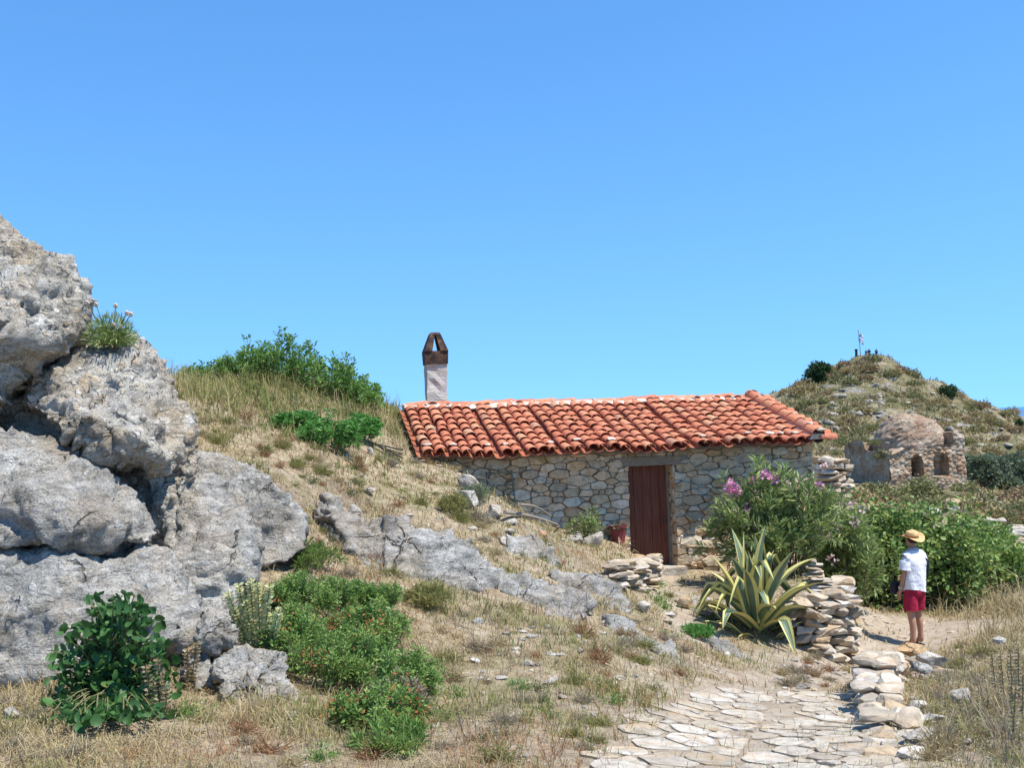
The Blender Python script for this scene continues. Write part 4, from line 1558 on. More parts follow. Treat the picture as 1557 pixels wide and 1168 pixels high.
# rusty green metal frame leaning at the wall
s0_, z0_ = onplane(752, 792, .32)
s1_, z1_ = onplane(783, 716, .12)
fr = thing('metal_frame', 'rusty green metal frame with rungs leaning against the house wall', 'frame', hp(s0_, .3, z0_))
wfr = (788 - 752) / F * 17.3
za, zb_ = onplane(785, 792, .3)[1], onplane(785, 716, .1)[1]
sa, sb = onplane(748, 792, .3)[0], onplane(787, 792, .3)[0]
for k, s_ in enumerate((sa, sb)):
    u_ = MB()
    u_.tube([hp(s_, .3, za - .06), hp(s_ - .03, .1, zb_)], .017, 6)
    u_.build('upright', M['rust'], fr)
for t in (.12, .3, .5, .72, .97):
    u_ = MB()
    zz = za + (zb_ - za) * t
    oo = .3 - .2 * t
    u_.tube([hp(sa - .03 * t, oo, zz), hp(sb - .03 * t, oo, zz + random.gauss(0, .01))], .014, 6)
    u_.build('rung', M['rust'], fr)


def pole(name, label, a, b_, r_, m_, cat, lift=.06, bend=.03):
    A, B = hit(*a) + np.array([0, 0, lift]), hit(*b_) + np.array([0, 0, lift])
    t = np.linspace(0, 1, 8)[:, None]
    L_ = A * (1 - t) + B * t + np.array([0, 0, 1]) * np.sin(t * PI) * bend
    mb_ = MB()
    mb_.tube(L_, np.linspace(r_, r_ * .75, 8), 7)
    return tag(mb_.build(name, m_), label, cat)


pole('timber_pole', 'long pale weathered pole lying along the foot of the house wall', (768, 797), (848, 813), .028, M['wood_grey'], 'pole', .16)
pole('timber_pole', 'shorter pole crossing the long pale one near the wall foot', (792, 794), (838, 808), .02, M['wood_grey'], 'pole', .24, .06)
pole('branch', 'thin forked dry branch on the rubble by the wall', (846, 812), (880, 803), .014, M['bark'], 'branch', .1, .05)
o = place_stone('brick_fragment', 'broken red brick fragment at the foot of the house wall', 827, 818, 12, 14, M['tile'], 91)
o['category'] = 'brick'
# black boards on the hill
bd = thing('board_heap', 'small heap of black tarred boards beside the left roof edge', 'boards', hit(588, 692))
for k in range(4):
    mb_ = MB()
    b0 = hit(588, 692) + np.array([rngp.normal() * .04, k * .06 - .05, .04 + k * .03])
    a = -.3 + k * .13
    mb_.box(b0, (.55, .07, .02), np.array(Matrix.Rotation(.1 * k, 3, 'Z') @ Matrix.Rotation(-a + .35, 3, 'Y')))
    mb_.build('board', M['debris'], bd)


# ------------------------------------------------------------------ dry stone walls
def dry_wall(name, label, line, heights, course=.12, wid=(.16, .38), depth=.34, seed=0, material='dry_stone', skip=0.):
    """stacked irregular stones along a ground polyline (world points), with an earth core"""
    rg = np.random.default_rng(seed)
    line = np.array(line)
    seg = np.linalg.norm(np.diff(line[:, :2], axis=0), axis=1)
    cum = np.concatenate([[0], np.cumsum(seg)])
    tot = cum[-1]

    def pos(s_):
        x = np.interp(s_, cum, line[:, 0])
        y = np.interp(s_, cum, line[:, 1])
        z = np.interp(s_, cum, line[:, 2])
        h = np.interp(s_, cum, heights)
        i = min(max(np.searchsorted(cum, s_) - 1, 0), len(seg) - 1)
        d = (line[i + 1] - line[i])[:2]
        d = d / np.linalg.norm(d)
        return np.array([x, y, z]), h, np.array([d[0], d[1], 0])
    root = thing(name, label, 'wall', pos(tot / 2)[0])
    mb_ = MB()
    hmax = max(heights)
    nco = int(hmax / course) + 1
    for c in range(nco):
        s_ = rg.uniform(-.1, 0)
        while s_ < tot:
            w = rg.uniform(*wid)
            p, h, d = pos(min(max(s_ + w / 2, 0), tot))
            ch = course * rg.uniform(.75, 1.35)
            z = c * course
            if z < h - course * .3 and rg.uniform() >= skip:
                nrm = np.array([d[1], -d[0], 0])
                V, Fc = chip_stone((w * .54, depth * .5 * rg.uniform(.85, 1.1), ch * .60), int(rg.integers(1, 1 << 20)), 3, 7, .07)
                B = np.array([d, nrm, [0, 0, 1]])
                tl = rg.normal() * .1
                Vr = V @ np.array([[math.cos(tl), 0, math.sin(tl)], [0, 1, 0], [-math.sin(tl), 0, math.cos(tl)]]) @ B
                mb_.add(Vr + p + np.array([0, 0, z + course * .35 - .04]) + nrm * rg.normal() * .035, Fc)
                V, Fc = chip_stone((w * .6, depth * .55, ch * .62), int(rg.integers(1, 1 << 20)), 2, 7, .07)
                mb_.add(V @ B + p + np.array([0, 0, z + course * .3 - .05]) - nrm * depth * .55 + d * w * .4, Fc)
            s_ += w * .97
    mb_.build('stonework', M[material], root, smooth=False)
    return root


# terrace wall right of the agave
TW = [hit(1198, 972), hit(1232, 990), hit(1270, 1004), hit(1296, 1000)]
endp = TW[-1] + np.array([.22, 1.1, .3])
TWL = TW + [endp]
kk = 1 / kpx(TW[2])
dry_wall('terrace_wall', 'dry stone terrace wall beside the agave, ending at the path', TWL, [62 / kk, 84 / kk, 104 / kk, 100 / kk, .7], seed=3)
pct = TW[2] + np.array([-.1, .35, 100 / kk])
# cairn of thin stones on its corner
crn = thing('cairn', 'small cone of thin stacked stones on top of the terrace wall corner', 'cairn', pct)
mb_ = MB()
for k in range(9):
    w = .24 * (1 - k / 9.5)
    V, Fc = chip_stone((w + .03, w + .02, .028), 300 + k, 3)
    mb_.add(V + np.array([random.gauss(0, .015), random.gauss(0, .015), .02 + k * .045]), Fc)
mb_.build('stones', M['dry_stone'], crn, world=False, smooth=False)
# small retaining wall left of the door
RWp = [hit(918, 880), hit(945, 893), hit(972, 897), hit(992, 886)]
RWL = RWp + [hp(onplane(992, 865, .35)[0], .3, RWp[-1][2] + .1)]
dry_wall('retaining_wall', 'little dry stone retaining wall of flat slabs left of the door', RWL, [a * kpx(b_) for a, b_ in zip((18, 38, 46, 36, 12), RWL)], course=.085, wid=(.18, .42), depth=.42, seed=7)
tp = hit(960, 862)
# low wall beside cobbles
LW = [hit(1398, 1166), hit(1385, 1132), hit(1366, 1104), hit(1352, 1080), hit(1350, 1055), hit(1360, 1034), hit(1398, 1030), hit(1440, 1040)]
dry_wall('path_wall', 'low tumbled dry stone wall on the right of the cobbled path', LW, [.07, .10, .16, .26, .33, .30, .14, .10], course=.095, wid=(.12, .28), depth=.26, seed=12, skip=.3)
# bits of field walls beyond
A_ = hit(1378, 752)
dry_wall('field_wall', 'broken field wall on the bank in front of the ruin\'s right corner', [hit(1445, 775), hit(1480, 772), hit(1510, 775)], [.3, .45, .3], course=.2, wid=(.3, .7), depth=.6, seed=14)
wb = [at(1256, 735, 27), at(1282, 738, 27.5)]
dry_wall('rubble_wall', 'whitish rubble wall stub just behind the right end of the cottage', [np.array([wb[0][0], wb[0][1], zat(*wb[0][:2])]), np.array([wb[1][0], wb[1][1], zat(*wb[1][:2])])],
         [at(1262, 688, 27)[2] - zat(*wb[0][:2])] * 2, course=.16, wid=(.2, .5), depth=.6, seed=15)

# ------------------------------------------------------------------ cobbled path
CP = [(1038, 1048), (1000, 1090), (955, 1130), (880, 1175), (760, 1300), (1460, 1300), (1385, 1168), (1345, 1110), (1335, 1070), (1300, 1052), (1180, 1052)]
CW = np.array([hit(*p)[:2] for p in CP])


def inside(x, y, poly):
    c = False
    n = len(poly)
    for i in range(n):
        x1, y1 = poly[i]
        x2, y2 = poly[(i + 1) % n]
        if (y1 > y) != (y2 > y) and x < (x2 - x1) * (y - y1) / (y2 - y1) + x1:
            c = not c
    return c


def inside_np(x, y, poly):
    c = np.zeros(len(x), bool)
    n = len(poly)
    for i in range(n):
        x1, y1 = poly[i]
        x2, y2 = poly[(i + 1) % n]
        c ^= ((y1 > y) != (y2 > y)) & (x < (x2 - x1) * (y - y1) / (y2 - y1 + 1e-12) + x1)
    return c


l0_, l1_ = hit(1178, 1066)[:2], hit(1118, 1168)[:2]


def keep_path(x, y):
    e = fbm(np.array([[x * 2.2, y * 2.2, 5.]]), 3, 3)[0] * .22
    return inside(x + e, y + e * .7, CW) and random.random() > .05


def mp_ground(x, y, d_):
    return np.array([x, y, zat(x, y) + d_ + .010])


cl = cells(CW[:, 0].min() - .2, CW[:, 0].max() + .2, CW[:, 1].min() - .1, CW[:, 1].max() + .2, .20, .95, .62, 33, line=(l0_, l1_))
cb_ = stones(cl, mp_ground, .016, (-.006, .006), 5, .04, keep_path, .90, tilt=.012, cut=(.08, .24))
tag(cb_.build('cobbled_path', M['cobble']), kind='structure')

# ------------------------------------------------------------------ ruined church
CB = R(12)
RU = np.array([math.cos(CB), math.sin(CB), 0])
RNv = np.array([math.sin(CB), -math.cos(CB), 0])
C0 = at(1355, 748, 45.0)


def ruinplane(px, py, off=0.):
    d = ray(px, py)
    o_ = C0 + RNv * off
    t = ((o_ - CAMP) @ RNv) / (d @ RNv)
    p = CAMP + d * t
    return (p - C0) @ RU, p[2]


def sideplane(px, py):
    d = ray(px, py)
    t = ((C0 - CAMP) @ RU) / (d @ RU)
    p = CAMP + d * t
    return -(p - C0) @ RNv, p[2]


M['ruin'] = rock_mat('ruin_masonry', (.29, .215, .145), (.47, .36, .25), (.58, .49, .37), (.44, .24, .13), 0.8, 4.2, .75, .9)
M['ruin_brick'] = rock_mat('ruin_brick', (.27, .19, .13), (.41, .30, .21), (.52, .43, .32), (.38, .21, .13), 0.8, 5.5, .6, .9)
church = thing('ruined_church', 'small ruined domed chapel of stone and brick below the far hill', 'ruin', C0)
swid, _ = ruinplane(1470, 745)
sdep, _ = sideplane(1287, 735)
_, zbase = ruinplane(1355, 760)
zbase -= 1.0


def grid_wall(mapf, s0, s1, top, holes, step=.055, seed=0, rough=.06, zb0=None):
    """masonry face as a displaced sheet; openings pressed back"""
    n = int((s1 - s0) / step) + 1
    zmax = max(top(s0 + (s1 - s0) * k / 60) for k in range(61))
    mrow = int((zmax - zb0) / step) + 1
    S, T = np.meshgrid(np.linspace(s0, s1, n), np.linspace(zb0, zmax, mrow))
    Dp = np.zeros_like(S)
    Pq = np.stack([S * 3.4, T * 5, np.zeros_like(S)], -1).reshape(-1, 3)
    f1, f2 = worley(Pq, seed)
    Dp += (np.clip(f2 - f1, 0, .4) / .4 * rough).reshape(S.shape) + (fbm(Pq * .5, 3, seed) * rough * .7).reshape(S.shape)
    for (ha, hb, hz0, hz1, dpt) in holes:
        c = (ha + hb) / 2
        r_ = (hb - ha) / 2
        ins = (S > ha) & (S < hb) & (T > hz0) & (T < hz1)
        arch = ins & ((T < hz1 - r_) | ((S - c) ** 2 + (T - hz1 + r_) ** 2 < r_ * r_))
        Dp = np.where(arch, -dpt, Dp)
    V = []
    tp_ = np.array([top(x) for x in S[0]])
    T = np.minimum(T, tp_[None] + 0 * T)
    V = np.stack([mapf(a, b_, c) for a, b_, c in zip(S.ravel(), T.ravel(), Dp.ravel())])
    ii = np.arange(mrow * n).reshape(mrow, n)
    Fq_ = np.stack([ii[:-1, :-1], ii[:-1, 1:], ii[1:, 1:], ii[1:, :-1]], -1).reshape(-1, 4)
    return V, Fq_


def zfun(plane, pts_):
    xs = [plane(*p)[0] for p in pts_]
    zs_ = [plane(*p)[1] for p in pts_]
    o_ = np.argsort(xs)
    xs, zs_ = np.array(xs)[o_], np.array(zs_)[o_]
    return lambda s_: float(np.interp(s_, xs, zs_) + fbm(np.array([[s_ * 2.5, 1, 1]]), 3, 77)[0] * .07)


topf = zfun(ruinplane, [(1355, 692), (1375, 684), (1405, 681), (1430, 678), (1448, 678), (1449, 652), (1462, 655), (1471, 664)])
h1a, h1z = ruinplane(1386, 727)
h1b, h1t = ruinplane(1401, 692)
h2a, h2z = ruinplane(1420, 725)
h2b, h2t = ruinplane(1440, 688)
V, Fq_ = grid_wall(lambda a, b_, c: C0 * np.array([1, 1, 0]) + RU * a + RNv * c + np.array([0, 0, b_]), 0, swid, topf, [(h1a, h1b, h1z, h1t, 1.4), (h2a, h2b, h2z, h2t, .55)], zb0=zbase, seed=4)
obj('front_wall', V, Fq_, M['ruin'], church)
tops = zfun(sideplane, [(1355, 692), (1348, 688), (1316, 684), (1314, 673), (1300, 671), (1287, 676)])
V, Fq_ = grid_wall(lambda a, b_, c: C0 * np.array([1, 1, 0]) - RNv * a - RU * c + np.array([0, 0, b_]), sdep + .0, 0.001, tops, [], zb0=zbase, seed=6, rough=.03) if False else grid_wall(lambda a, b_, c: C0 * np.array([1, 1, 0]) - RNv * a - RU * c + np.array([0, 0, b_]), 0.0, sdep, tops, [], zb0=zbase, seed=6, rough=.03)
obj('side_wall', V, Fq_, M['ruin'], church)
bx = MB()
zt = ruinplane(1375, 690)[1] - .12


def rbox(mb_, s0, s1, o0, o1, z0, z1):
    c = C0 + RU * (s0 + s1) / 2 - RNv * (o0 + o1) / 2
    c[2] = (z0 + z1) / 2
    mb_.box(c, (s1 - s0, o1 - o0, z1 - z0), np.array([RU, RNv, [0, 0, 1]]).T)


# solid masonry behind the faces, kept clear of the openings
rbox(bx, .05, h1a - .03, .12, sdep - .1, zbase, zt)
rbox(bx, h1b + .03, h2a - .03, .12, sdep - .1, zbase, zt - .01)
rbox(bx, h2b + .03, swid - .02, .12, sdep - .1, zbase, zt - .02)
rbox(bx, h1a - .03, h2b + .03, 1.6, sdep - .12, zbase, zt - .03)
rbox(bx, h1a - .03, h2b + .03, .12, 1.6, h2t + .05, zt - .04)
zp = ruinplane(1455, 657)[1]
rbox(bx, ruinplane(1451, 660)[0], swid - .03, .13, 1.3, zt - .05, zp)
rbox(bx, .06, 1.0, sdep - 1.0, sdep - .11, zt - .05, sideplane(1300, 674)[1] - .03)
bx.build('masonry_core', M['ruin'], church)
# dome with a drum of brick
dcs, dz0 = ruinplane(1383, 690, -sdep * .5)
dL, _ = ruinplane(1336, 680, -sdep * .5)
dR, _ = ruinplane(1429, 680, -sdep * .5)
_, dzt = ruinplane(1383, 630, -sdep * .5)
drad = (dR - dL) / 2
dc = C0 + RU * (dL + dR) / 2 - RNv * sdep * .5
dv = MB()
rings_ = []
hh = dzt - dz0
for k in range(26):
    t = k / 25
    if t < .2:
        rr = drad * (1.02 - .1 * t)
        z = dz0 - .3 + t / .2 * (hh * .16 + .3)
    else:
        w = (t - .2) / .8 * PI / 2
        rr = drad * .985 * math.cos(w) ** .92 + .02
        z = dz0 + hh * .16 + hh * .84 * math.sin(w)
    rings_.append(np.array(ring(dc[0], dc[1], z, rr, rr, 48)))
RV = np.array(rings_).reshape(-1, 3)
f1, f2 = worley(RV * np.array([3, 3, 6]), 2)
rd = unit((RV - dc) * np.array([1, 1, .3]))
RV = RV + rd * (np.clip(f2 - f1, 0, .4) * .16 + fbm(RV * 1.2, 3, 5) * .07)[:, None]
dv.loft(RV.reshape(26, 48, 3))
dv.build('dome', M['ruin_brick'], church)
# rubble skirt between dome and wall tops
sk = MB()
rings_ = []
for k, (f_, dz_) in enumerate(((1.0, .32), (1.08, .24), (1.2, .12), (1.32, -.02), (1.42, -.15))):
    q_ = np.array(ring(0, 0, 0, 1, 1, 40))
    ca, sa = q_[:, 0], q_[:, 1]
    m_ = np.maximum(np.abs(ca), np.abs(sa))
    sq = 1 / m_ ** (.25 * k)
    hx, hy = min(drad * f_, swid / 2 - .12), min(drad * f_, sdep / 2 - .2)
    cc_ = C0 + RU * (swid / 2 * (k / 4) + (dL + dR) / 2 * (1 - k / 4)) - RNv * sdep * .5
    V = np.array([cc_ + RU * a * hx * g_ + RNv * b_ * hy * g_ for a, b_, g_ in zip(ca, sa, sq)])
    V[:, 2] = dz0 + dz_ * .8 + fbm(V * 2.5, 4, 9) * .16
    rings_.append(V)
sk.loft(rings_[::-1], (False, False))
sk.build('roof_rubble', M['ruin_brick'], church)

# ------------------------------------------------------------------ far trees and scrub
def crown_tree(name, label, base, rad, hgt, seed, lm, nl=1500, leaf=.25, trunk=.3, group=None, clumps=14):
    rg = np.random.default_rng(seed)
    root = thing(name, label, 'tree', base, 0, group)
    base = np.array(base)
    P, D = [], []
    tm = MB()
    tm.tube([base - np.array([0, 0, .3]), base + np.array([.05 * rad, 0, hgt * trunk]), base + np.array([0, 0, hgt * .65])], [rad * .10, rad * .07, rad * .03], 7)
    for c in range(clumps):
        a = rg.uniform(0, 2 * PI)
        q_ = math.sqrt(rg.uniform(0, 1)) * .72
        zc_ = hgt * rg.uniform(trunk + .1, .86)
        shr = 1 - .45 * abs(zc_ / hgt - .5)
        cc_ = base + np.array([rad * q_ * math.cos(a) * shr, rad * q_ * math.sin(a) * shr, zc_])
        cr = rad * rg.uniform(.28, .46)
        m_ = nl // clumps
        d = unit(rg.normal(size=(m_, 3)))
        P.append(cc_ + d * cr * rg.uniform(.45, 1.05, (m_, 1)) * np.array([1, 1, .8]))
        D.append(d + rg.normal(size=(m_, 3)) * .7)
        tm.tube([base + np.array([0, 0, hgt * trunk * rg.uniform(.6, 1.1)]), cc_], [rad * .04, rad * .012], 5)
    P, D = np.concatenate(P), np.concatenate(D)
    V, Fa = leaves(P, D, leaf * rg.uniform(.7, 1.3, len(P)), leaf * .55)
    obj('crown', V, Fa, lm, root)
    tm.build('trunk', M['bark'], root)
    return root


p = hit(1243, 586)
crown_tree('evergreen_tree', 'dark round evergreen tree on the left shoulder of the far hill', p, 21 * kpx(p), 34 * kpx(p), 1, M['dark_tree'], 2200, .30, .1)
p = hit(1441, 604)
crown_tree('evergreen_tree', 'small dark tree at the right shoulder of the far hill', p, 15 * kpx(p), 16 * kpx(p), 2, M['dark_tree'], 900, .30, .1)
p = hit(1551, 655)
crown_tree('evergreen_tree', 'tiny dark tree on the low ridge at the right edge', p, 6 * kpx(p), 18 * kpx(p), 3, M['dark_tree'], 400, .22, .3)
for i, (px, py, rp, hpx_, l) in enumerate([(1497, 757, 26, 66, 'olive tree nearest the ruin\'s right corner'), (1524, 762, 30, 74, 'broad olive tree second from the ruin'), (1552, 764, 30, 82, 'olive tree at the right edge of the grove'), (1590, 765, 34, 80, 'olive tree cut off by the right picture edge'), (1480, 740, 18, 50, 'small olive tree at the back of the grove by the ruin'), (1512, 745, 30, 52, 'olive tree at the back middle of the grove')]):
    p = at(px, py, 50 + i * 2.2 if i < 4 else 62)
    p[2] = zat(p[0], p[1]) - .2
    top = at(px, py - hpx_, p[1])[2]
    crown_tree('olive_tree', l, p, rp * kpx(p), max(top - p[2], 1.5), 10 + i, M['olive_leaf'], 3000, .20, .2, 'olive trees in the dip beyond the ruin', 18)

# low scrub on the far hill: prototypes copied
SCR = []
for i, mk in enumerate(('scrub_tan', 'scrub_olive', 'scrub_brown', 'scrub_olive')):
    rg = np.random.default_rng(60 + i)
    n = 420
    d = unit(rg.normal(size=(n, 3)) * np.array([1, 1, .7]))
    d[:, 2] = np.abs(d[:, 2])
    lump = 1 + .35 * vnoise(d * 2.2 + i * 9)
    P = d * rg.uniform(.5, 1, (n, 1)) * lump[:, None] * np.array([1, 1, .95])
    V, Fa = leaves(P, d + rg.normal(size=(n, 3)) * .8, .30 * rg.uniform(.6, 1.3, n), .15)
    me = bpy.data.meshes.new('scrub_bush')
    me.from_pydata(V, [], Fa)
    me.materials.append(M[mk])
    SCR.append(me)


def scrub(px, py, wpx, label, group, k=None, p=None):
    p = hit(px, py) if p is None else p
    o_ = bpy.data.objects.new('scrub_bush', SCR[k if k is not None else random.randrange(4)])
    COL.objects.link(o_)
    o_.location = (p[0], p[1], p[2] - .05)
    s_ = wpx * kpx(p) / 2
    o_.scale = (s_, s_, s_ * random.uniform(.7, 1.1))
    o_.rotation_euler = (0, 0, random.uniform(0, 6.28))
    return tag(o_, label, 'bush', group)


cnt = 0
for _ in range(1100):
    px, py = random.uniform(1190, 1557), random.uniform(550, 735)
    p = hit(px, py)
    if not (52 < p[1] < 122):
        continue
    if cnt > 298:
        break
    cnt += 1
    scrub(px, py, random.uniform(8, 28), 'low dry scrub bush on the far hillside', 'scrub on the far hill', random.choice((0, 0, 0, 1, 2, 2, 3)), p)
for _ in range(40):
    px, py = random.uniform(1280, 1557), random.uniform(748, 800)
    p = hit(px, py)
    if p[1] < 26 or p[1] > 46:
        continue
    if abs((p - C0) @ RU - swid / 2) < swid / 2 + .4 and -.3 < -(p - C0) @ RNv < sdep + .3:
        continue
    scrub(px, py, random.uniform(26, 60), 'dry scrub bush on the bank in front of the ruin', 'scrub on the bank', random.choice((0, 1, 2, 1)), p)
for px in (1480, 1500, 1520, 1545, 1557):
    scrub(px, 645 + (px - 1480) * .14, 26, 'tawny bush along the low ridge above the sea', 'bushes on the low ridge', 2)
scrub(1300, 755, 40, 'straw coloured bush at the left foot of the ruin', None, 0)
# scrub growing on the ruin's roof
for px, py, w in ((1342, 688, 26), (1358, 692, 22), (1330, 668, 18), (1432, 684, 22), (1441, 676, 14)):
    s_, z_ = ruinplane(px, py, -.6)
    scrub(0, 0, w, 'weedy bush growing on the ruined chapel roof', 'weeds on the ruin', 1, C0 * np.array([1, 1, 0]) + RU * s_ - RNv * .6 + np.array([0, 0, z_ - .2]))

# ------------------------------------------------------------------ big green shrubs
# oleander beside the door
ob = hit(1190, 880)
ob = at(1190, 880, 16.6)
ob[2] = zat(ob[0], ob[1])
kk = kpx(ob)
orow, OST = shrub('oleander', 'tall oleander bush with pink flowers against the right end of the cottage', 'shrub', ob, (98 * kk, .75), 178 * kk, 64, 84, .14, .030, M['oleander'], M['bark'], 101, t0=.2, jit=.05, up=.9, srad=.012, r0_=.45, twig=3, curl=.15)
o2 = at(1288, 895, 17.2)
o2[2] = zat(o2[0], o2[1])
shrub('oleander', 'shorter oleander filling the gap between the tall one and the broad leaved thicket', 'shrub', o2, (52 * kk, .6), 150 * kk, 44, 74, .13, .028, M['oleander'], M['bark'], 102, t0=.05, jit=.06, up=.9, srad=.010, r0_=.6, twig=3, curl=.15, tpow=.9)
rg = np.random.default_rng(77)
FL = [(1112, 738), (1120, 746), (1109, 745), (1144, 731), (1163, 723), (1178, 730), (1207, 742), (1236, 762), (1213, 783), (1208, 790), (1256, 815), (1120, 775), (1168, 776), (1255, 711), (1195, 735), (1225, 752), (1150, 752), (1290, 768), (1240, 800), (1178, 805), (1265, 850), (1138, 772), (1188, 748), (1216, 764), (1245, 740), (1230, 815), (1192, 822), (1272, 798), (1300, 792), (1312, 776), (1150, 800), (1132, 796), (1218, 730)]
for i, (px, py) in enumerate(FL):
    c = at(px, py, 16.3 if i not in (13,) else 16.9)
    n = 26 if i < 6 else 12
    d = unit(rg.normal(size=(n, 3)))
    V, Fa = leaves(c + d * rg.uniform(0, .07, (n, 1)), d, .055, .05, shape='round')
    obj('flower_cluster', V, Fa, M['pink'] if i < 8 or i % 3 == 0 else M['pale_pink'], orow)
# broad leaved shrub behind the walker
sbx = []
for i, (px, py, Yd, wpx, hpx_, lab) in enumerate([(1330, 905, 18.9, 74, 150, 'glossy broad leaved shrub directly left of the walker'), (1425, 915, 19.3, 86, 152, 'broad leaved shrub directly behind the walker'), (1500, 912, 20.0, 66, 122, 'lower broad leaved shrub at the right end of the thicket')]):
    b_ = at(px, py, Yd)
    b_[2] = zat(b_[0], b_[1])
    k = kpx(b_)
    top = at(px, py - hpx_, Yd)[2] - b_[2]
    shrub('broadleaf_shrub', lab, 'shrub', b_, (wpx * k, .9), top, 86, 62, .095, .058, M['fig'], M['bark'], 120 + i, t0=.0, jit=.16, up=.4, srad=.010, shape='round', r0_=.85, twig=3, curl=.25, tpow=1.05)
# hill-top shrubs
b_ = hit(435, 590)
k = kpx(b_)
hs = [(345, 592, 40, 46), (385, 585, 44, 62), (430, 578, 46, 62), (478, 586, 44, 58), (520, 598, 40, 48), (552, 612, 26, 34), (300, 595, 26, 34)]
for i, (px, py, wp, hp_) in enumerate(hs):
    b_ = at(px, py, 18.6)
    b_[2] = zat(b_[0], b_[1]) - .05
    k = kpx(b_)
    top = max(at(px, py - hp_, 18.6)[2] - b_[2], .4) * 1.18
    shrub('hilltop_shrub', ['leafy upright shrub on the hill crest, second from the left', 'tall leafy shrub on the hill crest, third from the left', 'tallest leafy shrub in the middle of the hill crest', 'leafy shrub right of the tallest one on the crest', 'green shrub on the crest falling away towards the chimney', 'last low shrub of the crest row nearest the chimney', 'sparse grey green shrub at the left end of the crest'][i], 'shrub', b_, (wp * k, .6), top, 30, 44, .075, .034, M['shrub'], M['bark'], 140 + i, t0=.35, jit=.05, up=.7, r0_=.75, twig=1, group='shrubs on the hill crest')
for i, (px, py, wp, hp_, l) in enumerate([(500, 682, 44, 52, 'bright green leafy shrub on the slope left of the roof'), (545, 668, 30, 40, 'smaller bright green shrub nearest the roof edge'), (452, 652, 34, 26, 'low bright green shrub at the left of the bright patch')]):
    b_ = hit(px, py)
    k = kpx(b_)
    shrub('green_shrub', l, 'shrub', b_, (wp * k, .4), hp_ * k, 34, 44, .07, .04, M['ivy'], M['stem'], 160 + i, t0=.15, jit=.06, up=.4, r0_=.8, twig=1)

# ------------------------------------------------------------------ foreground plants
# lentisk-like bush, several clumps
CL = [(470, 930, 70, 66, 'upper left part of the green bush below the rock slope'), (560, 985, 66, 70, 'middle green bush with rusty leaves'), (520, 1040, 78, 96, 'low dense green bush beside the grey boulders'), (610, 1065, 50, 84, 'right hand green bush at the edge of bare ground'), (560, 930, 52, 50, 'small green bush just below the long bedrock hump'), (440, 1000, 44, 84, 'green bush growing behind the pale flower spikes'), (575, 1108, 66, 74, 'ragged low green bush nearest the bottom edge')]
for i, (px, py, wp, hp_, l) in enumerate(CL):
    b_ = hit(px, py)
    k = kpx(b_)
    root, ST = shrub('evergreen_bush', l, 'bush', b_, (wp * k, .32), hp_ * k * .95, 44, 70, .030, .014, M['lentisk'], M['bark'], 180 + i, t0=.12, jit=.04, up=.45, srad=.005, r0_=.7, twig=4, group='green bushes below the rocks')
    if i in (1, 2, 5, 6):
        rg = np.random.default_rng(900 + i)
        pts_ = []
        for st in ST[:8]:
            if st[-1][1] < b_[1] + .1:
                pts_.append(st[-2] + rg.normal(size=(28, 3)) * .05)
        if pts_:
            pts_ = np.concatenate(pts_)
            V, Fa = leaves(pts_, rg.normal(size=pts_.shape), .034, .017)
            obj('dead_leaves', V, Fa, M['dead_leaf'], root)
for i, (px, py, wp, hp_, l, mk) in enumerate([(650, 925, 34, 40, 'yellow green bush on the slope below the bedrock hump', 'dry_green'), (590, 1140, 54, 44, 'dusty green weed clump at the bottom edge', 'lentisk'), (600, 1085, 50, 50, 'grey green woolly weeds in front of the right hand bush', 'weed_grey'), (1060, 968, 26, 16, 'bright green tuft of grass below the agave', 'ivy'), (722, 765, 22, 34, 'feathery grey green weed beside the pale blocks', 'olive_leaf'), (690, 780, 24, 30, 'pale feathery weed left of the pale blocks', 'dry_green'), (430, 835, 34, 60, 'dry feathery bush right of the sloping grey rock', 'dry_green'), (480, 870, 40, 50, 'green feathery bush at the foot of the sloping grey rock', 'green_blade'), (300, 925, 20, 60, 'greenish weeds in the crack right of the lowest block', 'dry_green')]):
    b_ = hit(px, py)
    k = kpx(b_)
    shrub('weed_clump', l, 'weeds', b_, (wp * k, .25), hp_ * k, 36, 34, .05, .010, M[mk], M['stem'], 220 + i, t0=.2, jit=.03, up=1.0, srad=.004, r0_=.7, twig=2)

